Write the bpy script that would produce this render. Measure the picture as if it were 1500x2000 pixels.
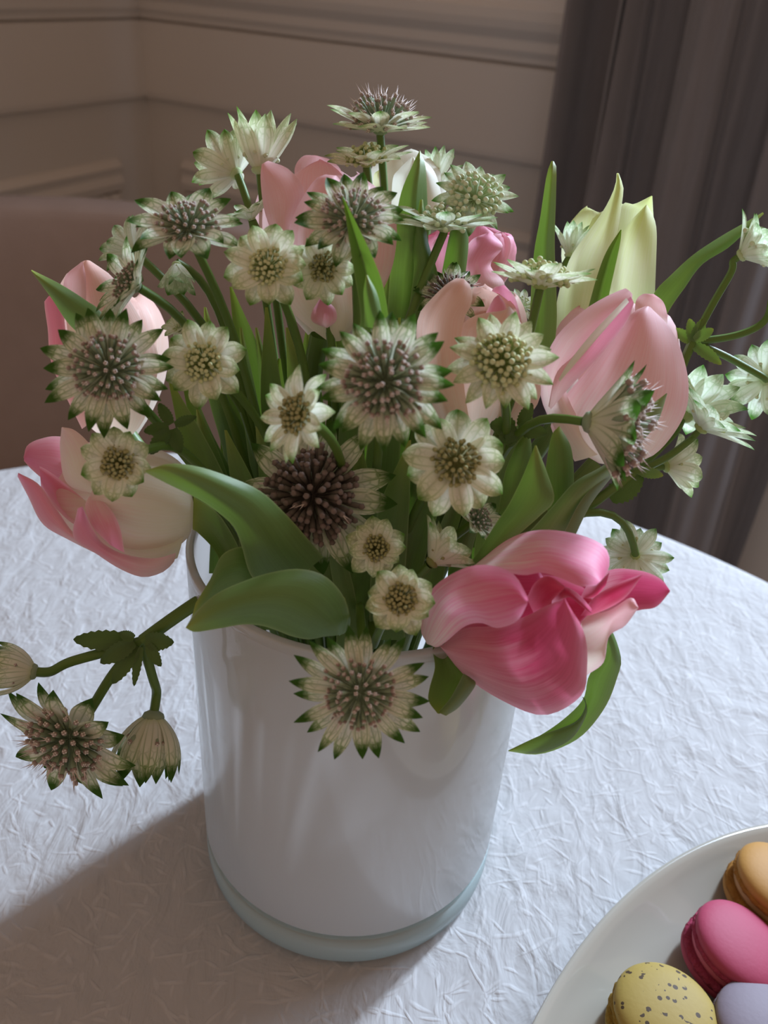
import bpy, bmesh, math, random
from mathutils import Vector, Matrix, Quaternion

for o in list(bpy.data.objects): bpy.data.objects.remove(o)
scene = bpy.context.scene
COL = scene.collection
random.seed(7)

# ------------------------------------------------------------------ camera
F_PX = 1700.0; PITCH = math.radians(32.2); ROLL = math.radians(4.05)
CAM = Vector((0.0056, -0.2460, 0.3222))
_rt = Vector((1, 0, 0)); FW = Vector((0, math.cos(PITCH), -math.sin(PITCH))); _up = _rt.cross(FW)
CR = _rt*math.cos(ROLL) + _up*math.sin(ROLL)
CU = -_rt*math.sin(ROLL) + _up*math.cos(ROLL)
cd = bpy.data.cameras.new('camera'); cam = bpy.data.objects.new('camera', cd); COL.objects.link(cam)
M = Matrix((CR, CU, -FW)).transposed().to_4x4(); M.translation = CAM
cam.matrix_world = M
cd.sensor_fit = 'VERTICAL'; cd.sensor_height = 36.0; cd.sensor_width = 27.0
cd.lens = F_PX/2000.0*36.0
cd.clip_start = 0.01
cd.dof.use_dof = True; cd.dof.focus_distance = 0.275; cd.dof.aperture_fstop = 15.0
scene.camera = cam

# ------------------------------------------------------------------ world, light, exposure
w = bpy.data.worlds.new('room_light'); scene.world = w; w.use_nodes = True
bg = w.node_tree.nodes['Background']; bg.inputs[0].default_value = (0.30, 0.202, 0.150, 1); bg.inputs[1].default_value = 1.28

def area(name, loc, target, sx, sy, power, col):
    l = bpy.data.lights.new(name, 'AREA'); l.shape = 'RECTANGLE'; l.size = sx; l.size_y = sy
    l.energy = power; l.color = col
    o = bpy.data.objects.new(name, l); COL.objects.link(o); o.location = loc
    o.rotation_euler = (Vector(target)-Vector(loc)).to_track_quat('-Z', 'Y').to_euler()
    return o
area('window_right_daylight_offscreen', (1.12, 1.18, 1.22), (0, 0, 0.12), 0.16, 0.75, 58, (0.67, 0.81, 1.0))
area('window_right_skylight_offscreen', (1.150, 0.855, 0.87), (0.635, -0.002, 0.52), 0.90, 1.10, 27, (0.58, 0.76, 1.0))
vs = scene.view_settings
vs.view_transform = 'Standard'; vs.look = 'None'; vs.gamma = 1.0; vs.use_curve_mapping = False
vs.exposure = 0.0

# ------------------------------------------------------------------ helpers
def ray(px, py): return FW + CR*((px-750)/F_PX) - CU*((py-1000)/F_PX)
def at(px, py, Y):
    d = ray(px, py); return CAM + d*((Y-CAM.y)/d.y)
def atz(px, py, z):
    d = ray(px, py); return CAM + d*((z-CAM.z)/d.z)
def depth(P): return (P-CAM).dot(FW)
def m_per_px(P): return depth(P)/F_PX
def cv(r, u, t):
    """direction: r to the right, u up, t towards the viewer's side"""
    return (CR*r + CU*u - FW*t).normalized()

def link(name, me, mat=None, parent=None, smooth=True):
    o = bpy.data.objects.new(name, me); COL.objects.link(o)
    if mat is not None and not me.materials:
        for m in (mat if isinstance(mat, (list, tuple)) else [mat]): me.materials.append(m)
    if smooth and len(me.polygons): me.polygons.foreach_set('use_smooth', [True]*len(me.polygons))
    if parent is not None: o.parent = parent
    return o
def from_bm(name, bm, mat, parent=None, smooth=True):
    me = bpy.data.meshes.new(name); bm.to_mesh(me); bm.free()
    return link(name, me, mat, parent, smooth)
def thing(name, label, cat, loc=(0, 0, 0), group=None):
    o = bpy.data.objects.new(name, None); COL.objects.link(o); o.location = loc; o.empty_display_size = 0.01
    o['label'] = label; o['category'] = cat
    if group: o['group'] = group
    return o
def tag(o, label, cat, group=None):
    o['label'] = label; o['category'] = cat
    if group: o['group'] = group
    return o
def struct(o): o['kind'] = 'structure'; return o
def child(o, parent):
    """parent keeping the world place (parent is an unrotated Empty)"""
    o.parent = parent; o.matrix_parent_inverse = Matrix.Translation(-parent.location)
    return o

def crom(pts, n):
    """n+1 points evenly spaced along a Catmull-Rom curve"""
    P = [Vector(p) for p in pts]
    if len(P) == 2: P = [P[0], (P[0]+P[1])*.5, P[1]]
    Q = [P[0]*2-P[1]] + P + [P[-1]*2-P[-2]]
    dense = []
    for i in range(1, len(Q)-2):
        a, b, c, d = Q[i-1], Q[i], Q[i+1], Q[i+2]
        for k in range(12):
            t = k/12
            dense.append(((b*2) + (c-a)*t + (a*2-b*5+c*4-d)*t*t + (b*3-a-c*3+d)*t*t*t)*.5)
    dense.append(P[-1])
    L = [0]
    for i in range(1, len(dense)): L.append(L[-1]+(dense[i]-dense[i-1]).length)
    out = []; j = 0
    for k in range(n+1):
        s = L[-1]*k/n
        while j < len(L)-2 and L[j+1] < s: j += 1
        t = 0 if L[j+1] == L[j] else (s-L[j])/(L[j+1]-L[j])
        out.append(dense[j].lerp(dense[j+1], min(1, max(0, t))))
    return out

def grid_mesh(name, rows):
    """rows[v][u] of Vectors -> mesh with uv (u across, v along)"""
    nv, nu = len(rows), len(rows[0])
    vs_ = [p for r in rows for p in r]
    fs = [(j*nu+i, j*nu+i+1, (j+1)*nu+i+1, (j+1)*nu+i) for j in range(nv-1) for i in range(nu-1)]
    me = bpy.data.meshes.new(name); me.from_pydata([tuple(p) for p in vs_], [], fs)
    uv = me.uv_layers.new(name='uv')
    for lp in me.loops:
        k = lp.vertex_index
        uv.data[lp.index].uv = ((k % nu)/(nu-1), (k//nu)/(nv-1))
    return me

def tube(name, pts, r0, r1, mat, parent=None, n=30, sides=8):
    P = crom(pts, n); nu = sides+1; rows = []
    for _ in range(10): P = [P[0]] + [P[i]*.5+(P[i-1]+P[i+1])*.25 for i in range(1, n)] + [P[-1]]
    tan = [(P[min(i+1, n)]-P[max(i-1, 0)]).normalized() for i in range(n+1)]
    ref = tan[0].orthogonal().normalized()
    for i in range(n+1):
        ref = (ref - tan[i]*ref.dot(tan[i])).normalized(); b = tan[i].cross(ref)
        r = r0+(r1-r0)*i/n
        rows.append([P[i] + (ref*math.cos(2*math.pi*k/sides)+b*math.sin(2*math.pi*k/sides))*r for k in range(nu)])
    o = link(name, grid_mesh(name, rows), mat)
    if parent: child(o, parent)
    return o

def box_bm(bm, x0, x1, y0, y1, z0, z1, bev=0.0, seg=2):
    r = bmesh.ops.create_cube(bm, size=1)
    for v in r['verts']:
        v.co = Vector(((x0+x1)/2+v.co.x*(x1-x0), (y0+y1)/2+v.co.y*(y1-y0), (z0+z1)/2+v.co.z*(z1-z0)))
    if bev:
        es = list({e for v in r['verts'] for e in v.link_edges})
        bmesh.ops.bevel(bm, geom=es, offset=bev, segments=seg, profile=.5, affect='EDGES')

def lathe_mesh(name, prof, seg=96, closed=False):
    vs_ = []; fs = []; n = len(prof)
    for i in range(seg):
        a = 2*math.pi*i/seg
        for r, z in prof: vs_.append((r*math.cos(a), r*math.sin(a), z))
    for i in range(seg):
        j = (i+1) % seg
        for k in range(n if closed else n-1):
            l = (k+1) % n
            fs.append((i*n+k, j*n+k, j*n+l, i*n+l))
    me = bpy.data.meshes.new(name); me.from_pydata(vs_, [], fs); me.update()
    return me

# ------------------------------------------------------------------ materials
def new_mat(name):
    m = bpy.data.materials.new(name); m.use_nodes = True
    nt = m.node_tree; nt.nodes.clear()
    return m, nt
class N:
    def __init__(s, nt): s.nt = nt
    def __call__(s, kind, ins=None, **kw):
        n = s.nt.nodes.new(kind)
        for k, v in kw.items(): setattr(n, k, v)
        for k, v in (ins or {}).items():
            if hasattr(v, 'is_output') or isinstance(v, bpy.types.NodeSocket): s.nt.links.new(v, n.inputs[k])
            else: n.inputs[k].default_value = v
        return n
    def math(s, op, a, b=0.0, clamp=False):
        n = s.nt.nodes.new('ShaderNodeMath'); n.operation = op; n.use_clamp = clamp
        for i, v in enumerate((a, b)):
            if isinstance(v, bpy.types.NodeSocket): s.nt.links.new(v, n.inputs[i])
            else: n.inputs[i].default_value = v
        return n.outputs[0]
    def mix(s, f, a, b, blend='MIX'):
        n = s.nt.nodes.new('ShaderNodeMix'); n.data_type = 'RGBA'; n.blend_type = blend
        for i, v in ((0, f), (6, a), (7, b)):
            if isinstance(v, bpy.types.NodeSocket): s.nt.links.new(v, n.inputs[i])
            else: n.inputs[i].default_value = v if i == 0 else (*v, 1)
        return n.outputs[2]
    def ramp(s, f, stops, interp='LINEAR'):
        n = s.nt.nodes.new('ShaderNodeValToRGB'); n.color_ramp.interpolation = interp
        el = n.color_ramp.elements
        while len(el) < len(stops): el.new(0.5)
        for e, (p, c) in zip(el, stops):
            e.position = p; e.color = (*c, 1) if len(c) == 3 else c
        s.nt.links.new(f, n.inputs[0]); return n.outputs[0]
def principled(n, col, rough=.5, spec=.5, **extra):
    p = n('ShaderNodeBsdfPrincipled', {'Base Color': col if isinstance(col, bpy.types.NodeSocket) else (*col, 1), 'Roughness': rough, 'Specular IOR Level': spec})
    for k, v in extra.items():
        k = k.replace('_', ' ')
        if isinstance(v, bpy.types.NodeSocket): n.nt.links.new(v, p.inputs[k])
        else: p.inputs[k].default_value = v
    return p
def out(n, sh):
    o = n.nt.nodes.new('ShaderNodeOutputMaterial'); n.nt.links.new(sh, o.inputs[0])
def simple(name, col, rough=.6, spec=.3, var=.12, scale=8, bump=0, bscale=60, **extra):
    m, nt = new_mat(name); n = N(nt)
    tc = n('ShaderNodeTexCoord')
    no = n('ShaderNodeTexNoise', {'Vector': tc.outputs['Object'], 'Scale': scale, 'Detail': 4.0})
    c = n.mix(no.outputs[0], tuple(x*(1-var) for x in col), tuple(min(1, x*(1+var)) for x in col))
    p = principled(n, c, rough, spec, **extra)
    if bump:
        nb = n('ShaderNodeTexNoise', {'Vector': tc.outputs['Object'], 'Scale': bscale, 'Detail': 5.0})
        b = n('ShaderNodeBump', {'Strength': bump, 'Distance': .002, 'Height': nb.outputs[0]})
        nt.links.new(b.outputs[0], p.inputs['Normal'])
    out(n, p.outputs[0]); return m

def uvs(n):
    uv = n('ShaderNodeUVMap'); sp = n('ShaderNodeSeparateXYZ', {0: uv.outputs[0]})
    return uv.outputs[0], sp.outputs[0], sp.outputs[1]

def petal_mat(name, base, mid, tip, edge, streak=.5, trans=.35, edge_amt=.7):
    m, nt = new_mat(name); n = N(nt); uv, u, v = uvs(n)
    oi = n('ShaderNodeObjectInfo')
    sc = n('ShaderNodeVectorMath', {0: uv, 1: (16, 1.1, 1)}, operation='MULTIPLY')
    no = n('ShaderNodeTexNoise', {'Vector': sc.outputs[0], 'W': n.math('MULTIPLY', oi.outputs['Random'], 30.0), 'Scale': 1.5, 'Detail': 5.0, 'Roughness': .6}, noise_dimensions='4D')
    n2 = n('ShaderNodeTexNoise', {'Vector': uv, 'W': oi.outputs['Random'], 'Scale': 2.6, 'Detail': 2.0}, noise_dimensions='4D')
    vv = n.math('ADD', v, n.math('MULTIPLY', n.math('SUBTRACT', no.outputs[0], .5), streak))
    vv = n.math('ADD', vv, n.math('MULTIPLY', n.math('SUBTRACT', n2.outputs[0], .5), .35), True)
    c = n.ramp(vv, [(0.03, base), (.28, tuple(a*.55+b*.45 for a, b in zip(base, mid))), (.5, mid), (.95, tip)])
    e = n.math('MULTIPLY', n.math('ABSOLUTE', n.math('SUBTRACT', u, .5)), 2.0)
    e = n.math('MULTIPLY', n.math('POWER', e, 5.0), edge_amt)
    c = n.mix(e, c, edge)
    fine = n('ShaderNodeTexNoise', {'Vector': n('ShaderNodeVectorMath', {0: uv, 1: (60, 2.5, 1)}, operation='MULTIPLY').outputs[0], 'Scale': 1.0, 'Detail': 3.0})
    c = n.mix(.16, c, n.ramp(fine.outputs[0], [(.3, tuple(x*.6 for x in mid)), (.7, (1, .95, .92))]), 'OVERLAY')
    p = principled(n, c, .5, .3, Sheen_Weight=.15)
    b = n('ShaderNodeBump', {'Strength': .10, 'Distance': .001, 'Height': fine.outputs[0]}); nt.links.new(b.outputs[0], p.inputs['Normal'])
    t = n('ShaderNodeBsdfTranslucent', {'Color': c})
    mx = n('ShaderNodeMixShader', {0: trans, 1: p.outputs[0], 2: t.outputs[0]})
    out(n, mx.outputs[0]); return m

def leaf_mat(name, col, tipc, edgec, trans_col, trans=.3, rough=.42):
    m, nt = new_mat(name); n = N(nt); uv, u, v = uvs(n); oi = n('ShaderNodeObjectInfo')
    sc = n('ShaderNodeVectorMath', {0: uv, 1: (45, 1.2, 1)}, operation='MULTIPLY')
    no = n('ShaderNodeTexNoise', {'Vector': sc.outputs[0], 'Scale': 1.0, 'Detail': 4.0})
    n2 = n('ShaderNodeTexNoise', {'Vector': uv, 'W': n.math('MULTIPLY', oi.outputs['Random'], 20.0), 'Scale': 3.0, 'Detail': 3.0}, noise_dimensions='4D')
    c = n.mix(no.outputs[0], tuple(x*.72 for x in col), tuple(min(1, x*1.28) for x in col))
    c = n.mix(n.math('MULTIPLY', n2.outputs[0], .55), c, tuple(min(1, x*f) for x, f in zip(col, (1.5, 1.25, .9))))
    tipf = n.math('POWER', v, 9.0)
    c = n.mix(tipf, c, tipc)
    e = n.math('MULTIPLY', n.math('ABSOLUTE', n.math('SUBTRACT', u, .5)), 2.0)
    c = n.mix(n.math('MULTIPLY', n.math('POWER', e, 26.0), .8), c, edgec)
    p = principled(n, c, rough, .4)
    b = n('ShaderNodeBump', {'Strength': .12, 'Distance': .001, 'Height': no.outputs[0]}); nt.links.new(b.outputs[0], p.inputs['Normal'])
    t = n('ShaderNodeBsdfTranslucent', {'Color': n.mix(no.outputs[0], tuple(x*.8 for x in trans_col), trans_col)})
    mx = n('ShaderNodeMixShader', {0: trans, 1: p.outputs[0], 2: t.outputs[0]})
    out(n, mx.outputs[0]); return m

def bract_mat(name, base, mid, vein, tip, tipstart=.72, trans=.3, va=.8):
    m, nt = new_mat(name); n = N(nt); uv, u, v = uvs(n); oi = n('ShaderNodeObjectInfo')
    c = n.ramp(v, [(0.0, mid), (.2, base), (.6, base), (.9, mid)])
    c = n.mix(n.math('MULTIPLY', oi.outputs['Random'], .25), c, mid)
    # long veins
    off = n.math('ABSOLUTE', n.math('SUBTRACT', u, .5))
    w1 = n.math('ABSOLUTE', n.math('SUBTRACT', n.math('FRACT', n.math('MULTIPLY', u, 3.0)), .5))
    line = n.math('SUBTRACT', 1.0, n.math('MULTIPLY', w1, 6.0), True)
    line = n.math('MULTIPLY', line, n.math('MULTIPLY', n.math('SUBTRACT', v, .08, True), 1.5, True))
    # net of veins towards the tip
    sc = n('ShaderNodeVectorMath', {0: uv, 1: (3.6, 9.0, 1)}, operation='MULTIPLY')
    vo = n('ShaderNodeTexVoronoi', {'Vector': sc.outputs[0], 'Scale': 1.0}, feature='DISTANCE_TO_EDGE')
    net = n.math('SUBTRACT', 1.0, n.math('MULTIPLY', vo.outputs[0], 6.0), True)
    net = n.math('MULTIPLY', net, n.math('MULTIPLY', n.math('SUBTRACT', v, .48, True), 3.0, True))
    c = n.mix(n.math('MULTIPLY', n.math('MAXIMUM', line, net), va), c, vein)
    no = n('ShaderNodeTexNoise', {'Vector': uv, 'Scale': 5.0})
    tf = n.math('ADD', v, n.math('MULTIPLY', n.math('SUBTRACT', no.outputs[0], .5), .18))
    tf = n.math('ADD', tf, n.math('MULTIPLY', n.math('SUBTRACT', oi.outputs['Random'], .5), .12))
    tf = n.math('MULTIPLY', n.math('SUBTRACT', tf, tipstart, True), 5.5, True)
    c = n.mix(tf, c, tip)
    p = principled(n, c, .55, .25)
    t = n('ShaderNodeBsdfTranslucent', {'Color': c})
    mx = n('ShaderNodeMixShader', {0: trans, 1: p.outputs[0], 2: t.outputs[0]})
    out(n, mx.outputs[0]); return m

MB = {
 'dark': bract_mat('bract_white_dark_tip', (.92, .91, .79), (.76, .82, .50), (.16, .30, .04), (.045, .12, .012), .71, .45, .90),
 'light': bract_mat('bract_cream_green', (.93, .92, .79), (.79, .84, .55), (.30, .42, .10), (.11, .25, .03), .83, .42, .58),
 'pale': bract_mat('bract_pale_green', (.90, .94, .83), (.75, .86, .60), (.28, .46, .14), (.09, .24, .035), .81, .42, .55),
}
M_FLO = {
 'dark': (simple('floret_calyx_grey_green', (.27, .34, .22), .6, .2), simple('floret_anther_mauve_brown', (.33, .25, .215), .6, .2)),
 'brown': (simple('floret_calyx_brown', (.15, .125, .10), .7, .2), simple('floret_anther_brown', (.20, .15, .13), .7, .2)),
 'light': (simple('floret_calyx_green', (.36, .46, .16), .6, .2), simple('floret_anther_cream_green', (.58, .62, .34), .6, .2)),
 'olive': (simple('floret_calyx_olive', (.25, .27, .09), .6, .2), simple('floret_anther_olive', (.36, .35, .16), .6, .2)),
 'pale': (simple('floret_calyx_pale', (.46, .57, .30), .6, .2), simple('floret_anther_pale', (.62, .68, .46), .6, .2)),
}
M_POLLEN = simple('pollen_pale', (.66, .60, .53), .6, .2)
M_HAIR = simple('stamen_hair', (.72, .60, .54), .6, .2)
M_STEM = leaf_mat('stem_green', (.10, .19, .035), (.10, .19, .035), (.10, .19, .035), (.20, .35, .05), .12)
M_TSTEM = leaf_mat('tulip_stem_green', (.10, .18, .045), (.16, .25, .07), (.12, .2, .05), (.2, .35, .05), .10)
M_LEAF = leaf_mat('tulip_leaf_green', (.13, .245, .085), (.36, .42, .08), (.38, .49, .22), (.20, .36, .03), .26)
M_LEAFG = M_LEAF
M_LEAFS = leaf_mat('leaf_silver_edge', (.16, .23, .12), (.20, .24, .07), (.55, .60, .48), (.24, .36, .05), .30)
M_LEAFL = leaf_mat('leaflet_dark_green', (.07, .13, .035), (.03, .06, .02), (.10, .17, .05), (.16, .30, .03), .2)
M_LEAFD = M_LEAF
PK = {
 'rose': petal_mat('petal_rose', (.78, .44, .48), (.56, .065, .15), (.66, .10, .22), (.88, .40, .52), .5, .28),
 'rosedeep': petal_mat('petal_deep_rose', (.66, .15, .23), (.58, .05, .12), (.70, .09, .21), (.88, .32, .44), .3, .3),
 'rosewhite': petal_mat('petal_rose_white', (.90, .80, .72), (.84, .38, .48), (.78, .15, .30), (.88, .38, .52), 1.0, .28),
 'blush': petal_mat('petal_blush', (.90, .84, .68), (.90, .58, .56), (.88, .50, .52), (.92, .58, .64), .35, .35, .6),
 'pink': petal_mat('petal_pink', (.86, .60, .56), (.84, .34, .42), (.84, .30, .44), (.92, .60, .64), .35, .35),
 'cream': petal_mat('petal_cream', (.84, .82, .60), (.86, .80, .64), (.86, .62, .58), (.84, .55, .56), .6, .35, .35),
 'peach': petal_mat('petal_peach', (.86, .76, .62), (.87, .59, .48), (.86, .52, .45), (.92, .70, .60), .4, .35, .6),
 'green': petal_mat('petal_cream_green', (.70, .76, .40), (.78, .80, .50), (.70, .76, .30), (.80, .84, .56), .7, .42, .6),
 'ivory': petal_mat('petal_ivory', (.80, .80, .60), (.86, .85, .72), (.85, .84, .70), (.88, .88, .80), .4, .38, .4),
}

# ------------------------------------------------------------------ room
FLOOR = -0.74
def wall_mat():
    return simple('wall_paint_taupe_white', (.62, .60, .56), .55, .3, .03, 3)
M_WALL = wall_mat()
M_TRIM = simple('trim_paint', (.66, .635, .595), .42, .4, .03, 3)
COR = Vector((-.537, 1.68, 0)); DR = Vector((math.cos(math.radians(-31)), math.sin(math.radians(-31)), 0))
DL = Vector((-math.cos(math.radians(64)), -math.sin(math.radians(64)), 0))
NR = Vector((DR.y, -DR.x, 0)); NL = Vector((-DL.y, DL.x, 0))     # into the room
if NR.dot(CAM-COR) < 0: NR = -NR
if NL.dot(CAM-COR) < 0: NL = -NL
def extrude_profile(name, D, Nn, t0, t1, prof, mat, m0=0.0, miter=None):
    """prof: list of (out, z) closed loop extruded along the wall; at t0 mitred into the corner"""
    bm = bmesh.new(); a = []; b = []
    for o_, z in prof:
        a.append(bm.verts.new(COR + D*(t0+o_*m0) + Nn*o_ + Vector((0, 0, z))))
        b.append(bm.verts.new(COR + D*t1 + Nn*o_ + Vector((0, 0, z))))
    k = len(prof)
    for i in range(k): bm.faces.new((a[i], a[(i+1) % k], b[(i+1) % k], b[i]))
    bm.faces.new(a[::-1]); bm.faces.new(b)
    bmesh.ops.recalc_face_normals(bm, faces=bm.faces)
    return struct(from_bm(name, bm, mat, None, False))
TW = 1.33; MI = math.tan(math.radians(47.5))**-1
slab = [(0, FLOOR), (0, 1.9), (-.1, 1.9), (-.1, FLOOR)]
extrude_profile('wall_right', DR, NR, -.05, TW, slab, M_WALL)
extrude_profile('wall_left', DL, NL, -.05, 2.2, slab, M_WALL)
low = [(0, FLOOR), (0, -.16), (-.1, -.16), (-.1, FLOOR)]
extrude_profile('wall_window', DR, NR, TW, 3.0, low, M_WALL)
# chair rail moulding, flat rail beneath, panel moulding lower down, skirting
rail = [(0, .203), (.010, .205), (.012, .213), (.018, .222), (.018, .236), (.030, .250), (.034, .262), (.034, .276), (.024, .284), (.020, .300), (.008, .312), (.008, .326), (0, .330)]
band = [(0, .060), (.012, .066), (.014, .075), (.014, .200), (0, .203)]
pan = [(0, -.105), (.012, -.100), (.016, -.085), (.010, -.070), (.016, -.055), (.006, -.045), (0, -.042)]
skirt = [(0, FLOOR), (.018, FLOOR), (.018, FLOOR+.12), (.010, FLOOR+.14), (0, FLOOR+.15)]
for i, (D, Nn, t1) in enumerate(((DR, NR, TW), (DL, NL, 2.2))):
    extrude_profile('trim_%d' % (1+3*i), D, Nn, 0, t1, rail, M_TRIM, MI)
    extrude_profile('trim_%d' % (2+3*i), D, Nn, 0, t1, band, M_TRIM, MI)
    extrude_profile('trim_%d' % (3+3*i), D, Nn, .10, t1, pan, M_TRIM)
    extrude_profile('baseboard_%s' % ('right', 'left')[i], D, Nn, 0, t1, skirt, M_TRIM, MI)
# upright panel moulding that meets the horizontal one near the corner
def upright(name, D, Nn, t, z0, z1):
    bm = bmesh.new(); pr = [(0, t), (.012, t+.005), (.016, t+.018), (.008, t+.035), (.014, t+.048), (0, t+.06)]
    a = [bm.verts.new(COR+D*tt+Nn*o_+Vector((0, 0, z0))) for o_, tt in pr]; b = [bm.verts.new(COR+D*tt+Nn*o_+Vector((0, 0, z1))) for o_, tt in pr]
    k = len(pr)
    for i in range(k): bm.faces.new((a[i], a[(i+1) % k], b[(i+1) % k], b[i]))
    bm.faces.new(a[::-1]); bm.faces.new(b); bmesh.ops.recalc_face_normals(bm, faces=bm.faces)
    return struct(from_bm(name, bm, M_TRIM, None, False))
upright('trim_7', DR, NR, .10, FLOOR+.2, -.105); upright('trim_8', DL, NL, .10, FLOOR+.2, -.105)
# window: frame and sill in the opening beyond the curtain
win = struct(thing('window_1', 'white window frame beyond the curtain', 'window', COR+DR*TW)); del win['category']
def on_wall(name, t0, t1, o0, o1, z0, z1, mat, parent=None, bev=.004):
    bm = bmesh.new(); box_bm(bm, t0, t1, o0, o1, z0, z1, bev)
    for v in bm.verts: v.co = COR + DR*v.co.x + NR*v.co.y + Vector((0, 0, v.co.z))
    bmesh.ops.recalc_face_normals(bm, faces=bm.faces)
    o = from_bm(name, bm, mat, None, False)
    if parent: child(o, parent)
    return o
M_WHITE = simple('white_gloss_paint', (.75, .75, .74), .35, .5, .02)
on_wall('sill', TW, 2.95, -.10, .035, -.16, -.135, M_WHITE, win)
on_wall('jamb', TW, TW+.05, -.10, -.03, -.135, 1.9, M_WHITE, win)
on_wall('jamb', 2.90, 2.95, -.10, -.03, -.135, 1.9, M_WHITE, win)
on_wall('head', TW, 2.95, -.10, -.03, 1.85, 1.9, M_WHITE, win)
# floor of oak boards
M_FLOOR = simple('oak_boards', (.17, .15, .135), .5, .4, .35, 5)
fl = struct(from_bm('floor', (lambda b: (box_bm(b, -3, 3.2, -1.5, 3.2, FLOOR-.05, FLOOR), b)[1])(bmesh.new()), M_FLOOR, None, False))

# curtain
def curtain():
    m, nt = new_mat('curtain_charcoal_velvet'); n = N(nt); tc = n('ShaderNodeTexCoord')
    mp = n('ShaderNodeMapping', {0: tc.outputs['Object'], 'Scale': (260, 260, 20)})
    no = n('ShaderNodeTexNoise', {'Vector': mp.outputs[0], 'Scale': 1.0, 'Detail': 4.0})
    n2 = n('ShaderNodeTexNoise', {'Vector': tc.outputs['Object'], 'Scale': 14.0, 'Detail': 5.0})
    c = n.mix(no.outputs[0], (.14, .134, .137), (.27, .255, .258)); c = n.mix(n2.outputs[0], c, (.20, .19, .192))
    p = principled(n, c, .85, .1, Sheen_Weight=.5, Sheen_Roughness=.5)
    out(n, p.outputs[0])
    root = thing('curtain', 'long charcoal velvet curtain in deep folds beside the window', 'curtain', COR+DR*1.1+NR*.08+Vector((0, 0, FLOOR)))
    def fold(t):
        return .112 + .034*math.sin(t*46) + .018*math.sin(t*21+1.3) + .008*math.sin(t*97)
    def sheet(name, t0, t1, mat, nu, off=0.0):
        rows = []
        for j in range(13):
            z = FLOOR+.012 + (1.85-FLOOR)*j/12
            rows.append([COR+DR*(t0+(t1-t0)*i/nu + .01*math.sin(z*3+i*.3))+NR*(fold(t0+(t1-t0)*i/nu)+off+.006*math.sin(z*4+i))+Vector((0, 0, z)) for i in range(nu+1)])
        return child(link(name, grid_mesh(name, rows), mat), root)
    sheet('drape', 1.008, 1.345, m, 110)
    sheet('selvedge', 1.345, 1.358, m, 2, .004)
    # first pleat: a narrow leading edge, then a deep valley back to the wall before the drape begins
    prof = [(.922, .040), (.924, .090), (.929, .118), (.934, .112), (.936, .080), (.938, .050), (.946, .041), (.966, .039), (.986, .041), (.996, .052), (1.000, .080), (1.004, fold(1.008)-.004), (1.009, fold(1.008))]
    rows = [[COR+DR*t+NR*o_+Vector((0, 0, FLOOR+.012+(1.85-FLOOR)*j/12)) for t, o_ in prof] for j in range(13)]
    child(link('deep_fold', grid_mesh('deep_fold', rows), m), root)
curtain()

# chair: upholstered back seen past the table
def chair():
    m = simple('chair_taupe_fabric', (.34, .265, .225), .9, .1, .08, 30, .25, 500)
    legm = simple('chair_dark_wood', (.06, .04, .03), .5, .4)
    root = thing('dining_chair', 'taupe fabric upholstered dining chair pushed up to the far side of the table', 'chair', (-.33, .70, FLOOR))
    def part(name, x0, x1, y0, y1, z0, z1, mat, bev, curve=0, arch=0):
        bm = bmesh.new(); box_bm(bm, x0, x1, y0, y1, z0, z1, 0)
        bmesh.ops.subdivide_edges(bm, edges=bm.edges[:], cuts=6, use_grid_fill=True)
        if bev:
            # round the box: pull towards a superellipsoid near its edges
            cx, cy, cz = (x0+x1)/2, (y0+y1)/2, (z0+z1)/2
            for v in bm.verts:
                q = [v.co.x-cx, v.co.y-cy, v.co.z-cz]; h = [(x1-x0)/2, (y1-y0)/2, (z1-z0)/2]
                inn = Vector([max(-h[k]+min(bev, h[k]), min(h[k]-min(bev, h[k]), q[k])) for k in range(3)])
                d = Vector(q)-inn
                if d.length > 1e-9: d = d.normalized()*min(d.length, bev)
                v.co = Vector((cx, cy, cz))+inn+d
        for v in bm.verts:
            t = (v.co.x-(x0+x1)/2)/((x1-x0)/2)
            v.co.y -= curve*t*t
            if v.co.z > (z0+z1)/2: v.co.z -= arch*t*t
        o = from_bm(name, bm, mat); md = o.modifiers.new('sub', 'SUBSURF'); md.levels = 1; md.render_levels = 1
        return child(o, root)
    top = at(140, 399, .72).z
    part('backrest', -.60, -.08, .70, .78, FLOOR+.42, top+.001, m, .03, .05, .012)
    part('seat', -.58, -.10, .30, .72, FLOOR+.40, FLOOR+.48, m, .03)
    for x in (-.56, -.12):
        for y in (.34, .70):
            part('leg', x-.02, x+.02, y-.02, y+.02, FLOOR, FLOOR+.41, legm, .008)
chair()

# ------------------------------------------------------------------ table and cloth
TC = Vector((-.0563, -.1078)); TR = .4495
def table():
    wood = simple('table_dark_wood', (.10, .065, .04), .5, .4)
    root = thing('round_table', 'round pedestal table hidden under the white cloth', 'table', (TC.x, TC.y, FLOOR))
    me = lathe_mesh('table_top', [(0, -.034), (TR-.02, -.034), (TR-.006, -.028), (TR-.006, -.010), (TR-.012, -.004), (0, -.004)], 96)
    for v in me.vertices: v.co.x += TC.x; v.co.y += TC.y
    child(link('table_top', me, wood, None, False), root)
    me = lathe_mesh('pedestal', [(0, FLOOR), (.24, FLOOR), (.24, FLOOR+.03), (.06, FLOOR+.08), (.045, FLOOR+.4), (.07, -.05), (.10, -.034), (0, -.034)], 48)
    for v in me.vertices: v.co.x += TC.x; v.co.y += TC.y
    child(link('pedestal', me, wood), root)
table()

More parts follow.
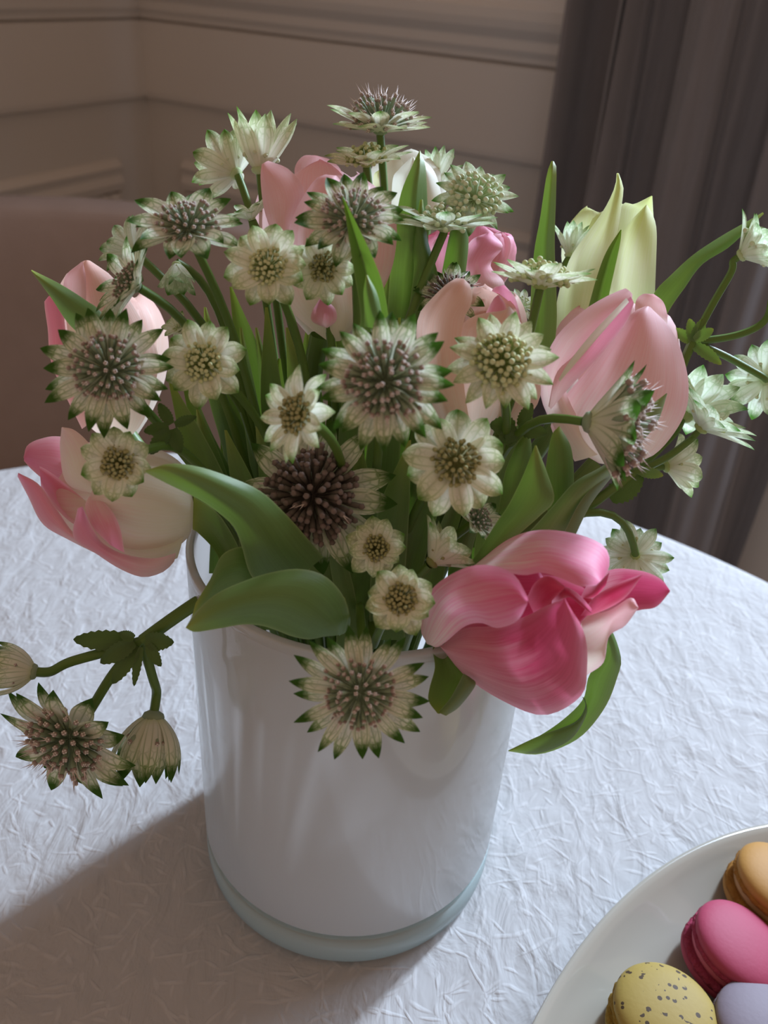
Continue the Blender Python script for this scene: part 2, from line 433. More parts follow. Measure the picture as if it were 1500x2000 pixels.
def cloth_mat():
    m, nt = new_mat('white_jacquard_cloth'); n = N(nt); tc = n('ShaderNodeTexCoord')
    P = tc.outputs['Object']
    P2 = n('ShaderNodeVectorMath', {0: P, 1: (1, 1, 0)}, operation='MULTIPLY').outputs[0]
    wob = n('ShaderNodeTexNoise', {'Vector': P2, 'Scale': 35.0, 'Detail': 2.0})
    wv = n('ShaderNodeVectorMath', {0: wob.outputs['Color'], 1: (.5, .5, .5)}, operation='SUBTRACT')
    wv = n('ShaderNodeVectorMath', {0: wv.outputs[0], 'Scale': .012}, operation='SCALE')
    Q = n('ShaderNodeVectorMath', {0: P2, 1: wv.outputs[0]}, operation='ADD').outputs[0]
    def leaves(scale, lx, ly, seedoff):
        sh = n('ShaderNodeVectorMath', {0: Q, 1: (seedoff, seedoff*1.7, 0)}, operation='ADD').outputs[0]
        s = n('ShaderNodeVectorMath', {0: sh, 'Scale': scale}, operation='SCALE').outputs[0]
        vo = n('ShaderNodeTexVoronoi', {'Vector': s, 'Scale': 1.0, 'Randomness': .9}, voronoi_dimensions='2D')
        d = n('ShaderNodeVectorMath', {0: s, 1: vo.outputs['Position']}, operation='SUBTRACT').outputs[0]
        sep = n('ShaderNodeSeparateColor', {0: vo.outputs['Color']})
        ang = n.math('MULTIPLY', sep.outputs[0], 6.283)
        rot = n('ShaderNodeVectorRotate', {'Vector': d, 'Axis': (0, 0, 1), 'Angle': ang}, rotation_type='AXIS_ANGLE').outputs[0]
        st = n('ShaderNodeVectorMath', {0: rot, 1: (1/lx, 1/ly, 0)}, operation='MULTIPLY').outputs[0]
        L = n('ShaderNodeVectorMath', {0: st}, operation='LENGTH').outputs['Value']
        mr = n('ShaderNodeMapRange', {0: L, 1: 1.0, 2: .25, 3: 0.0, 4: 1.0}, interpolation_type='SMOOTHSTEP')
        return mr.outputs[0]
    a = leaves(75, .46, .10, 0.0); b = leaves(105, .44, .11, 1.31); c_ = leaves(50, .62, .05, 2.77)
    h = n.math('MAXIMUM', n.math('MAXIMUM', a, b), c_)
    wr = n('ShaderNodeMapping', {0: P2, 'Rotation': (0, 0, .7), 'Scale': (75, 32, 1)})
    wn = n('ShaderNodeTexNoise', {'Vector': wr.outputs[0], 'Scale': 1.0, 'Detail': 4.0, 'Distortion': 1.2})
    wn2 = n('ShaderNodeTexNoise', {'Vector': P2, 'Scale': 26.0, 'Detail': 4.0, 'Distortion': .8})
    hh = n.math('ADD', n.math('MULTIPLY', h, .12), n.math('MULTIPLY', wn.outputs[0], 1.25))
    hh = n.math('ADD', hh, n.math('MULTIPLY', wn2.outputs[0], 2.2))
    col = n.mix(h, (.44, .433, .43), (.49, .483, .48))
    p = principled(n, col, .75, .25, Sheen_Weight=.2)
    bu = n('ShaderNodeBump', {'Strength': .62, 'Distance': .0026, 'Height': hh}); nt.links.new(bu.outputs[0], p.inputs['Normal'])
    out(n, p.outputs[0]); return m
def tablecloth():
    m = cloth_mat(); bm = bmesh.new(); seg = 192
    R = [0.001, .06, .12, .18, .24, .30, .36, .40, .43, .442, TR, TR+.0045, TR+.007]
    Z = [0]*9+[0, -.0015, -.006, -.014]
    nd = 10
    rings = []
    for k in range(len(R)+nd):
        ring = []
        for i in range(seg):
            a = 2*math.pi*i/seg
            if k < len(R): r, z = R[k], Z[k]
            else:
                f = (k-len(R)+1)/nd; z = -.014-.24*f
                r = TR+.007 + (.018*math.sin(a*17+1)+.012*math.sin(a*29))*f + .022*f
            ring.append(bm.verts.new((TC.x+r*math.cos(a), TC.y+r*math.sin(a), z)))
        rings.append(ring)
    for k in range(len(rings)-1):
        for i in range(seg):
            j = (i+1) % seg; bm.faces.new((rings[k][i], rings[k][j], rings[k+1][j], rings[k+1][i]))
    bm.faces.new(rings[0])
    bmesh.ops.recalc_face_normals(bm, faces=bm.faces)
    o = from_bm('tablecloth', bm, m)
    tag(o, 'white jacquard tablecloth with woven leaf sprigs covering the round table', 'tablecloth')
tablecloth()

# ------------------------------------------------------------------ vase
def vase():
    root = thing('vase', 'tall white opal glass cylinder vase holding the flowers', 'vase', (0, 0, 0))
    R, H = .06, .156
    m, nt = new_mat('white_opal_glass'); n = N(nt)
    tc = n('ShaderNodeTexCoord'); no = n('ShaderNodeTexNoise', {'Vector': tc.outputs['Object'], 'Scale': 18.0})
    c = n.mix(no.outputs[0], (.62, .62, .62), (.67, .67, .67))
    p = principled(n, c, .22, .5, Coat_Weight=1.0, Coat_Roughness=.03)
    tr = n('ShaderNodeBsdfTranslucent', {'Color': (.89, .88, .87, 1)})
    mx = n('ShaderNodeMixShader', {0: .42, 1: p.outputs[0], 2: tr.outputs[0]})
    out(n, mx.outputs[0])
    g, nt = new_mat('clear_aqua_glass'); n = N(nt)
    p = principled(n, (.58, .70, .70), .08, .5, Coat_Weight=.5)
    tr = n('ShaderNodeBsdfTranslucent', {'Color': (.80, .92, .92, 1)})
    mx = n('ShaderNodeMixShader', {0: .5, 1: p.outputs[0], 2: tr.outputs[0]}); out(n, mx.outputs[0])
    inner = R-.0036
    body = [(0, .0180), (R-.004, .0180), (R-.0012, .0192), (R, .0215), (R, H-.003)]
    link('body', lathe_mesh('body', body, 128), m, root)
    base = [(0, .0), (R-.006, .0), (R-.0025, .0010), (R-.0006, .004), (R, .008), (R, .0183), (R-.0008, .0180), (R-.003, .0174), (0, .0174)]
    link('base', lathe_mesh('base', base, 128), g, root)
    rim = []
    for k in range(16):
        a = 2*math.pi*k/16; rim.append((R-.0013+.0014*math.copysign(abs(math.cos(a))**.5, math.cos(a)), H-.0020+.0022*math.copysign(abs(math.sin(a))**.5, math.sin(a))))
    lip, nt = new_mat('opal_glass_lip'); n = N(nt)
    p = principled(n, (.66, .67, .67), .10, .6, Coat_Weight=.8)
    tr = n('ShaderNodeBsdfTranslucent', {'Color': (.89, .89, .88, 1)})
    mx = n('ShaderNodeMixShader', {0: .45, 1: p.outputs[0], 2: tr.outputs[0]}); out(n, mx.outputs[0])
    link('rim', lathe_mesh('rim', rim, 128, True), lip, root)
vase()

# ------------------------------------------------------------------ plate and macarons
def plate():
    cen = Vector((.1696, -.147, 0)); th = math.radians(60); a, b = .17, .119
    m = simple('glazed_stoneware_cream', (.385, .365, .31), .12, .5, .02, 12, Coat_Weight=.7, Coat_Roughness=.03)
    root = thing('plate', 'oval cream glazed plate holding the macarons', 'plate', cen)
    prof = [(0, .0), (.70, .0), (.82, .0015), (.93, .008), (.985, .0158), (1.0, .0168), (.996, .0182), (.975, .0178), (.925, .0115), (.84, .0062), (.7, .0045), (0, .0045)]
    seg = 144; vs_ = []; fs = []; k = len(prof)
    for i in range(seg):
        t = 2*math.pi*i/seg
        for s, z in prof:
            x, y = a*s*math.cos(t), b*s*math.sin(t)
            vs_.append((x*math.cos(th)-y*math.sin(th), x*math.sin(th)+y*math.cos(th), z))
    for i in range(seg):
        j = (i+1) % seg
        for q in range(k-1): fs.append((i*k+q, j*k+q, j*k+q+1, i*k+q+1))
    me = bpy.data.meshes.new('dish'); me.from_pydata(vs_, [], fs); me.update()
    o = link('dish', me, m, root); md = o.modifiers.new('sub', 'SUBSURF'); md.levels = 1; md.render_levels = 1
plate()

def macaron(px, py, z, rad, nrm, col, foot, fill, label, speck=None):
    c = atz(px, py, z); root = thing('macaron', label, 'macaron', c, 'macarons on the oval plate')
    root.rotation_euler = Vector(nrm).to_track_quat('Z', 'Y').to_euler()
    m, nt = new_mat('macaron_shell'); n = N(nt); tc = n('ShaderNodeTexCoord')
    no = n('ShaderNodeTexNoise', {'Vector': tc.outputs['Object'], 'Scale': 60.0, 'Detail': 4.0})
    cc = n.mix(no.outputs[0], tuple(x*.93 for x in col), tuple(min(1, x*1.06) for x in col))
    if speck:
        vo = n('ShaderNodeTexVoronoi', {'Vector': tc.outputs['Object'], 'Scale': 330.0})
        big = n('ShaderNodeTexNoise', {'Vector': tc.outputs['Object'], 'Scale': 180.0})
        f = n.math('MULTIPLY', n.math('LESS_THAN', vo.outputs[0], .31), n.math('GREATER_THAN', big.outputs[0], .50))
        cc = n.mix(f, cc, speck)
    p = principled(n, cc, .62, .3)
    fb = n('ShaderNodeTexNoise', {'Vector': tc.outputs['Object'], 'Scale': 500.0}); b = n('ShaderNodeBump', {'Strength': .08, 'Distance': .001, 'Height': fb.outputs[0]})
    nt.links.new(b.outputs[0], p.inputs['Normal']); out(n, p.outputs[0])
    mf = simple('macaron_foot', foot, .85, .15, .25, 300, .8, 700)
    h = rad*.62
    def ring(name, prof, mat, rough=0):
        me = lathe_mesh(name, prof, 72)
        if rough:
            for v in me.vertices:
                a = math.atan2(v.co.y, v.co.x); rr = math.hypot(v.co.x, v.co.y)
                if rr > rad*.7:
                    k = 1+rough*(math.sin(a*19+v.co.z*900)+.7*math.sin(a*31+2+v.co.z*2100)+.6*math.sin(a*47))
                    v.co.x *= k; v.co.y *= k
        return link(name, me, mat, root)
    for s in (1, -1):
        dome = [(rad*math.cos(t)*(1 if t > .05 else .985), s*(rad*.30 + (h-rad*.30)*1.05*math.sin(t)**.8 if t > 0 else rad*.26)) for t in [i*math.pi/2/12 for i in range(13)]]
        dome = [(rad*.93, s*rad*.245)] + dome
        ring('shell', dome, m)
        ring('foot', [(rad*.6, s*rad*.10), (rad*.95, s*rad*.10), (rad*1.0, s*rad*.15), (rad*1.01, s*rad*.20), (rad*.985, s*rad*.26), (rad*.9, s*rad*.285)], mf, .012)
    ring('filling', [(0, rad*.13), (rad*.86, rad*.13), (rad*.92, 0), (rad*.86, -rad*.13), (0, -rad*.13)], simple('macaron_filling', fill, .5, .4))
macaron(1513, 1742, .0165, .0185, (.22, .05, .95), (.41, .21, .05), (.33, .15, .03), (.45, .25, .10), 'orange macaron lying behind the pink one on the oval plate')
macaron(1432, 1862, .0165, .0178, (.25, .02, .95), (.36, .05, .098), (.31, .04, .08), (.5, .10, .16), 'deep pink macaron between the orange and the speckled yellow one')
macaron(1292, 1998, .0165, .0182, (.05, .05, 1), (.34, .245, .058), (.30, .19, .035), (.5, .4, .2), 'yellow macaron with dark brown specks on its shell', (.06, .035, .015))
macaron(1488, 2032, .0165, .0180, (.1, .05, 1), (.205, .168, .195), (.2, .16, .185), (.5, .45, .5), 'greyish lavender macaron touching the pink one')

# ------------------------------------------------------------------ flowers: astrantia heads
def bract_mesh(L, W, cup0, cup1, x0, rng, rnd=1.7):
    NV, NU = 13, 6; rows = []
    x, z = x0, 0.0; ds = L/NV
    tw = rng.uniform(-.25, .25); side = rng.uniform(-.06, .06)
    ph = rng.uniform(0, 6)
    for j in range(NV+1):
        v = j/NV
        a = math.radians(cup0+(cup1-cup0)*v)
        if j: x += ds*math.cos(a); z += ds*math.sin(a)
        if v < .6: s = .34+.66*math.sin(v/.6*math.pi/2)
        else: s = max(0, 1-((v-.6)/.4)**rnd)**.9
        w = W*s*.5
        if j == NV: w = W*.012
        nrm = Vector((-math.sin(a), 0, math.cos(a)))
        row = []
        for i in range(NU+1):
            u = i/NU*2-1
            p = Vector((x, u*w + side*L*v*v, z))
            row.append(p + nrm*(w*(.42*u*u - .10*math.cos(u*math.pi*2)*(1-v)) + w*u*tw*v + .015*L*math.sin(v*5+ph)*v))
        rows.append(row)
    return grid_mesh('bract', rows)

_flo = {}
def floret_mesh(kind):
    if kind in _flo: return _flo[kind]
    bm = bmesh.new()
    def cone(pr, sides, mi):
        prev = None
        for r, z in pr:
            ring = [bm.verts.new((r*math.cos(2*math.pi*k/sides), r*math.sin(2*math.pi*k/sides), z)) for k in range(sides)]
            if prev:
                for k in range(sides):
                    f = bm.faces.new((prev[k], prev[(k+1) % sides], ring[(k+1) % sides], ring[k])); f.material_index = mi
            prev = ring
    small = kind in ('light', 'olive', 'pale'); br = .098 if small else .070
    cone([(.012, 0), (.016, .5), (.030 if small else .050, .70), (.05 if small else .062, .84), (.045, .92)], 6, 0)
    r = bmesh.ops.create_icosphere(bm, subdivisions=2 if small else 1, radius=br, matrix=Matrix.Translation((0, 0, .95)))
    for f in {f for v in r['verts'] for f in v.link_faces}: f.material_index = 1
    for k in range(0 if small or kind == 'brown' else 4):
        a = k*1.6+.3
        r = bmesh.ops.create_icosphere(bm, subdivisions=1, radius=.024, matrix=Matrix.Translation((.036*math.cos(a), .036*math.sin(a), 1.0)))
        for f in {f for v in r['verts'] for f in v.link_faces}: f.material_index = 2
    me = bpy.data.meshes.new('floret'); bm.to_mesh(me); bm.free()
    for m in (*M_FLO[kind], M_POLLEN): me.materials.append(m)
    me.polygons.foreach_set('use_smooth', [True]*len(me.polygons))
    _flo[kind] = me; return me

def head(parent_thing, px, py, Y, Rpx, face, mat='dark', flo='dark', cup=(20, 5), n=18, W=.36, dome=.60, nf=70, hairs=0, single=False, as_part=False, roll=0.0, flat=.72, spread=1.04):
    """one flower head; its parts hang under parent_thing (or under a flower_head part of a branched stem)"""
    C = at(px, py, Y); R = Rpx*1.05*m_per_px(C); ax = cv(*face)
    rng = random.Random(int(px*7+py*13))
    if flo in ('light', 'olive') and nf > 35: nf = int(nf*1.35)
    q = ax.to_track_quat('Z', 'Y') @ Quaternion((0, 0, 1), roll)
    MW = Matrix.LocRotScale(C, q, None)
    # receptacle
    me = lathe_mesh('receptacle', [(0, -.07*R), (.05*R, -.065*R), (.13*R, -.02*R), (.15*R, .03*R), (.10*R, .09*R), (0, .11*R)], 14)
    rec = link('flower_head' if as_part else 'receptacle', me, M_FLO[flo][0])
    rec.parent = parent_thing
    rec.matrix_parent_inverse = Matrix.Translation(-parent_thing.location)
    rec.matrix_basis = MW
    def put(o, local):
        if as_part: o.parent = rec; o.matrix_basis = local
        else:
            o.parent = parent_thing; o.matrix_parent_inverse = Matrix.Translation(-parent_thing.location); o.matrix_basis = MW @ local
    for k in range(n):
        outer = k % 2
        c0 = cup[0] + (-7 if outer else 4) + rng.uniform(-6, 6); c1 = cup[1] + (-6 if outer else 4) + rng.uniform(-9, 9)
        L = R*.97*rng.uniform(.90, 1.06)
        me = bract_mesh(L, R*W*rng.uniform(.86, 1.1), c0, c1, .07*R, rng, 1.7 if mat == 'dark' or W < .42 else 2.7)
        o = link('bract', me, MB[mat])
        put(o, Matrix.Translation((0, 0, -.008*R*outer)) @ Matrix.Rotation(2*math.pi*k/n+rng.uniform(-.07, .07), 4, 'Z'))
    # florets on a dome
    if cup[0] > 20: spread = min(spread, 1.0-.75*math.sin(math.radians(cup[0])))
    fm = floret_mesh(flo); bmj = None if single else bmesh.new()
    ga = math.pi*(3-math.sqrt(5)); tips = []
    for i in range(nf):
        cz = 1-(i+.5)/nf*spread; sn = math.sqrt(max(0, 1-cz*cz)); a = i*ga
        d = Vector((sn*math.cos(a), sn*math.sin(a), cz*flat+.04)) + Vector([rng.uniform(-.07, .07) for _ in range(3)])
        ln = dome*R*d.length*rng.uniform(.86, 1.08); d.normalize()
        lm = Matrix.Translation((0, 0, .05*R)) @ d.to_track_quat('Z', 'Y').to_matrix().to_4x4() @ Matrix.Diagonal((dome*R*1.0, dome*R*1.0, ln, 1))
        tips.append((d, ln))
        if single:
            o = link('floret', fm, None, None, False); put(o, lm)
        else:
            tmp = bmesh.new(); tmp.from_mesh(fm); tmp.transform(lm)
            t = bpy.data.meshes.new('t'); tmp.to_mesh(t); tmp.free(); bmj.from_mesh(t); bpy.data.meshes.remove(t)
    if bmj is not None:
        o = from_bm('florets', bmj, [*M_FLO[flo], M_POLLEN]); o['kind'] = 'stuff'; put(o, Matrix.Identity(4))
    if hairs:
        bm = bmesh.new()
        for d, ln in tips:
            if rng.random() > hairs: continue
            for s in range(2):
                dd = (d + Vector([rng.uniform(-.3, .3) for _ in range(3)])).normalized()
                p0 = d*ln*.97 + Vector((0, 0, .05*R)); p1 = p0 + dd*R*rng.uniform(.12, .24); sd = dd.orthogonal().normalized()*R*.011; s2 = dd.cross(sd)
                vv = [bm.verts.new(p0+sd), bm.verts.new(p0-sd*.5+s2*.87), bm.verts.new(p0-sd*.5-s2*.87), bm.verts.new(p1)]
                for t3 in ((0, 1, 3), (1, 2, 3), (2, 0, 3)): bm.faces.new([vv[z] for z in t3])
        o = from_bm('stamens', bm, M_HAIR); o['kind'] = 'stuff'; put(o, Matrix.Identity(4))
    return C, R, ax

def into_vase(P, k=.6):
    """two points that lead a stem down through the mouth of the vase"""
    h = Vector((P.x, P.y)); r = min(.046, h.length*k); h = h.normalized()*r if h.length > 1e-6 else h
    return [Vector((h.x, h.y, .150)), Vector((h.x*.3, h.y*.3, .04))]
STEM_R = .00125
def flower(label, px, py, Y, Rpx, face, via=(), sr=STEM_R, **kw):
    C = at(px, py, Y)
    t = thing('astrantia_flower', label, 'flower', C, 'white astrantia flowers in the vase')
    C, R, ax = head(t, px, py, Y, Rpx, face, **kw)
    pts = [C-ax*R*.05, C-ax*R*.45] + ([at(*v) for v in via] if via else [C-ax*R*.7+Vector((-C.x*.25, -C.y*.25+.004, -.02))])
    pts += into_vase(pts[-1])
    tube('stem', pts, sr, sr*1.3, M_STEM, t)
    return t

def rail_pts(pts, Y0, Y1, tr=None):
    k = len(pts); res = []
    for i, p in enumerate(pts):
        if tr: p2 = (tr[0]+p[0]*tr[2], tr[1]+p[1]*tr[2])
        else: p2 = p[:2]
        res.append(at(p2[0], p2[1], p[2] if len(p) > 2 else Y0+(Y1-Y0)*i/max(1, k-1)))
    return res
def loft(name, A, B, ya, yb, bulge, mat, parent, tr=None, nv=22, nu=10, vee=False, ripple=0.0, rf=3, prof=.55, rev=False):
    """surface between two edge curves, arched towards (or away from) the viewer's side"""
    a = crom(rail_pts(A, ya[0], ya[1], tr), nv); b = crom(rail_pts(B, yb[0], yb[1], tr), nv)
    if rev: a.reverse(); b.reverse()
    mid = (a[nv//2]+b[nv//2])*.5; d = (CAM-mid).normalized(); rows = []
    rng = random.Random(len(A)*100+int(A[0][0]))
    ph = rng.uniform(0, 6)
    for j in range(nv+1):
        v = j/nv; pf = (max(0, math.sin(math.pi*(.04+.92*v))))**prof; row = []
        wid = (b[j]-a[j]).length
        for i in range(nu+1):
            u = i/nu
            arch = (1-abs(2*u-1)) if vee else 4*u*(1-u)
            p = a[j].lerp(b[j], u) + d*bulge*pf*arch
            if ripple: p = p + d*ripple*(2*u-1)**2*math.sin(v*math.pi*2*rf+ph+u*2)
            row.append(p)
        rows.append(row)
    o = link(name, grid_mesh(name, rows), mat)
    if parent: child(o, parent)
    return o

def ovoid_petal(parent, base, axis, length, rad, phi, span, mat, close=.75, flare=0.0, ruff=0.0):
    """cupped petal on an egg-shaped flower; phi around the axis"""
    q = axis.to_track_quat('Z', 'Y'); rows = []; NV, NU = 14, 10
    for j in range(NV+1):
        v = j/NV; r = rad*math.sin(math.pi*(.05+close*v))**.8 + flare*v*v; z = length*(1-(1-v)**1.3)
        s = math.sin(math.pi*min(1, .18+v*.62)) if v < .7 else math.sin(math.pi*(.18+.7*.62))*max(0, 1-((v-.7)/.3)**2.2)
        row = []
        for i in range(NU+1):
            u = i/NU*2-1; a = phi+u*span*max(s, .03)
            rr = r*(1+.05*u*u) + ruff*math.sin(u*7+v*6+phi)*v
            row.append(base + q @ Vector((rr*math.cos(a), rr*math.sin(a), z - .06*length*u*u*v)))
        rows.append(row)
    return child(link('petal', grid_mesh('petal', rows), mat), parent)

def tulip(label, base_px, Y, via=(), sr=.0030):
    C = at(*base_px, Y)
    t = thing('tulip', label, 'tulip', C, 'tulips in the vase')
    pts = [C] + [at(*v) for v in via]
    pts += into_vase(pts[-1], .7)
    tube('stem', pts, sr*1.05, sr, M_TSTEM, t, n=30, sides=10)
    return t, C

Z1 = (0, 150, .4); Z2 = (500, 150, .4); Z3 = (950, 300, .36667); Z4 = (0, 550, .33333)
Z6 = (900, 700, .4); Z7 = (250, 880, .4); Z9 = (780, 1000, .38)

# ---- big rose tulip leaning over the front rim
t1, c1 = tulip('large rose pink tulip leaning over the front rim of the vase, streaked white', (905, 1215), -.050, via=[(850, 1235, -.040)])
P = lambda *a, **k: loft('petal', *a, **k)
P([(215, 690), (330, 600), (480, 585), (640, 540), (760, 480), (845, 445)], [(215, 690), (330, 835), (520, 965), (740, 1045), (930, 950), (965, 800), (950, 620), (850, 450)], (-.055, -.082), (-.055, -.080), .0150, PK['rose'], t1, tr=Z9, nu=14, nv=28)
P([(140, 672), (110, 590), (165, 400), (330, 290), (480, 275), (590, 320), (655, 430)], [(150, 680), (205, 692), (330, 592), (420, 570), (500, 596), (600, 565), (658, 470)], (-.055, -.075), (-.060, -.086), .0075, PK['rosewhite'], t1, tr=Z9, nu=14, nv=28, ripple=.0012)
P([(380, 275), (560, 140), (720, 92), (900, 110), (1040, 165), (1082, 240), (1070, 310)], [(400, 290), (520, 305), (640, 325), (740, 312), (850, 350), (930, 382), (1010, 378)], (-.045, -.062), (-.062, -.078), .0060, PK['rosewhite'], t1, tr=Z9, nu=12, nv=24)
P([(960, 390), (1080, 298), (1240, 302), (1345, 345), (1392, 405)], [(960, 560), (1100, 540), (1230, 505), (1320, 488), (1390, 412)], (-.050, -.062), (-.058, -.064), -.0040, PK['rose'], t1, tr=Z9)
P([(930, 535), (1000, 440), (1120, 368), (1245, 320)], [(985, 530), (1080, 492), (1170, 432), (1246, 328)], (-.062, -.070), (-.066, -.072), .0030, PK['rosedeep'], t1, tr=Z9)
P([(935, 560), (1000, 530), (1090, 500), (1190, 440), (1228, 488)], [(965, 838), (1050, 772), (1078, 640), (1160, 585), (1228, 494)], (-.068, -.072), (-.066, -.071), .0045, PK['blush'], t1, tr=Z9, nu=12)
P([(640, 330), (760, 325), (860, 350), (960, 400), (1000, 480)], [(560, 560), (700, 600), (800, 620), (900, 600), (960, 540)], (-.050, -.055), (-.066, -.066), -.0060, PK['rosedeep'], t1, tr=Z9)
P([(540, 300), (700, 280), (900, 310), (1080, 300)], [(500, 640), (700, 680), (900, 660), (1040, 560)], (-.036, -.036), (-.050, -.050), -.004, PK['rosedeep'], t1, tr=Z9)
P([(940, 520), (980, 500), (1040, 520)], [(900, 900), (1000, 790), (1070, 650)], (-.058, -.058), (-.056, -.058), .002, PK['blush'], t1, tr=Z9)
P([(655, 440), (700, 360), (770, 330), (850, 380)], [(690, 520), (760, 480), (800, 440), (850, 390)], (-.066, -.070), (-.070, -.074), .0030, PK['rosedeep'], t1, tr=Z9)
P([(780, 480), (800, 400), (860, 385), (930, 430), (990, 500)], [(840, 520), (850, 450), (880, 440), (930, 480), (985, 520)], (-.066, -.070), (-.070, -.073), .0025, PK['rose'], t1, tr=Z9)
P([(960, 380), (1010, 370), (1080, 310)], [(930, 440), (1000, 440), (1060, 380)], (-.055, -.06), (-.062, -.064), .002, PK['rosedeep'], t1, tr=Z9)
ax1 = cv(.92, .12, .25)
for ph in (2.2, 3.3, 4.2): ovoid_petal(t1, at(850, 1210, -.046), ax1, .036, .019, ph, .75, PK['rose'], .62)

# ---- cream and pink tulip nodding out on the left
t2, c2 = tulip('cream and pink tulip nodding sideways beside the vase rim under a small astrantia', (372, 985), -.012, via=[(420, 1035, -.008)])
P([(1130, 1290), (1090, 1100), (950, 990), (800, 960), (640, 1040), (520, 1268)], [(1135, 1310), (1115, 1480), (1000, 1572), (860, 1605), (730, 1592), (570, 1480), (500, 1310)], (-.012, -.030), (-.012, -.034), .0140, PK['cream'], t2, tr=Z4, nu=14, nv=26)
P([(1030, 1590), (900, 1622), (730, 1597), (600, 1530), (530, 1420), (485, 1318)], [(1020, 1640), (960, 1700), (840, 1732), (700, 1682), (560, 1592), (430, 1500), (455, 1330)], (-.028, -.046), (-.026, -.044), .0030, PK['pink'], t2, tr=Z4, ripple=.0008)
P([(1080, 1480), (900, 1540), (700, 1500), (560, 1400)], [(1040, 1620), (900, 1680), (720, 1660), (500, 1500)], (-.020, -.030), (-.022, -.032), .003, PK['cream'], t2, tr=Z4)
P([(620, 1600), (440, 1480), (330, 1330), (230, 1190), (108, 1120)], [(600, 1612), (400, 1512), (250, 1420), (165, 1260), (103, 1142)], (-.034, -.026), (-.030, -.024), .0040, PK['pink'], t2, tr=Z4, nu=12)
P([(600, 960), (360, 908), (240, 920), (160, 960), (138, 1030)], [(640, 1260), (420, 1260), (290, 1185), (190, 1105), (140, 1050)], (-.006, -.010), (-.014, -.012), -.0060, PK['pink'], t2, tr=Z4)
P([(620, 1260), (400, 1190), (352, 1000), (360, 858)], [(640, 1240), (565, 1070), (530, 960), (440, 872), (365, 852)], (-.022, -.016), (-.024, -.018), .0030, PK['cream'], t2, tr=Z4)
P([(520, 1300), (400, 1200), (300, 1120), (230, 1080)], [(560, 1480), (430, 1420), (330, 1330), (240, 1200)], (-.018, -.014), (-.024, -.020), -.004, PK['pink'], t2, tr=Z4)
P([(520, 1262), (500, 1330), (545, 1440), (640, 1540)], [(575, 1255), (660, 1350), (705, 1450), (730, 1590)], (-.036, -.042), (-.037, -.043), .0015, PK['pink'], t2, tr=Z4)
for ph in (0.6, 1.6, 2.6): ovoid_petal(t2, at(366, 985, -.004), cv(-1, .02, -.1), .040, .019, ph, .8, PK['cream'], .65)

# ---- pink tulip standing at the top centre
t3, c3 = tulip('tall pink tulip with a cream belly standing behind the upper astrantias', (625, 655), .015, via=[(600, 760, .015)])
P([(240, 640), (188, 470), (225, 390), (290, 383)], [(450, 640), (425, 480), (372, 410), (300, 385)], (.036, .040), (.036, .040), -.004, PK['blush'], t3, tr=Z2)
P([(180, 1080), (90, 800), (40, 650), (22, 500), (28, 428)], [(300, 1080), (190, 750), (236, 570), (165, 455), (60, 410)], (.014, .022), (.018, .026), .0040, PK['blush'], t3, tr=Z2)
P([(470, 1230), (430, 900), (395, 700), (420, 540), (500, 500)], [(490, 1240), (640, 1000), (687, 800), (672, 650), (612, 560), (540, 504)], (.010, .016), (.016, .026), .0050, PK['blush'], t3, tr=Z2, nu=12)
P([(330, 1275), (200, 1050), (160, 800), (200, 640), (300, 490), (380, 482)], [(480, 1200), (500, 900), (475, 700), (445, 560), (400, 490)], (.006, .014), (.006, .016), .0080, PK['blush'], t3, tr=Z2, nu=12)
P([(350, 1290), (220, 1190), (110, 1060), (105, 940)], [(410, 1290), (495, 1200), (505, 1050), (470, 930)], (.002, .006), (.002, .006), .0090, PK['cream'], t3, tr=Z2, nu=12)
P([(335, 1224), (275, 1195), (272, 1150), (310, 1085)], [(350, 1226), (392, 1190), (385, 1130), (330, 1084)], (-.006, -.006), (-.006, -.006), .002, PK['pink'], t3, tr=Z2)
for ph in (.5, 1.6, 2.6): ovoid_petal(t3, at(630, 655, .022), cv(-.06, 1, -.1), .052, .020, ph, .75, PK['blush'], .7)

# ---- peach tulip in the middle
t4, c4 = tulip('peach pink tulip with ruffled inner petals rising behind the largest astrantia', (925, 850), -.008, via=[(900, 960, -.006)])
P([(1050, 1260), (1050, 1050), (1095, 1025)], [(1210, 1260), (1205, 1090), (1110, 1028)], (.006, .008), (.006, .008), -.002, PK['peach'], t4, tr=Z2, ripple=.0008)
P([(1130, 1240), (1150, 1050), (1200, 1018)], [(1310, 1260), (1270, 1090), (1215, 1018)], (.012, .014), (.012, .014), -.002, PK['pink'], t4, tr=Z2, ripple=.0008)
P([(1080, 1240), (1150, 1100), (1180, 1065)], [(1230, 1240), (1220, 1120), (1190, 1068)], (.002, .004), (.002, .004), .001, PK['pink'], t4, tr=Z2)
P([(1060, 1790), (1000, 1600), (985, 1400), (985, 1250), (1040, 1180), (1130, 1152), (1220, 1142)], [(1080, 1790), (1280, 1700), (1390, 1550), (1335, 1300), (1270, 1160), (1238, 1120)], (-.012, -.004), (-.010, -.002), .0080, PK['peach'], t4, tr=Z2, nu=12)
P([(1030, 1790), (900, 1680), (800, 1420), (788, 1190), (860, 1080), (960, 990), (1010, 986)], [(1050, 1790), (1050, 1650), (1010, 1400), (1012, 1200), (1052, 1110), (1054, 1030), (1015, 988)], (-.012, .002), (-.014, -.002), .0060, PK['peach'], t4, tr=Z2, nu=12)
for ph in (.5, 1.6, 2.6): ovoid_petal(t4, at(925, 845, .000), cv(.04, 1, -.1), .044, .016, ph, .75, PK['peach'], .7)

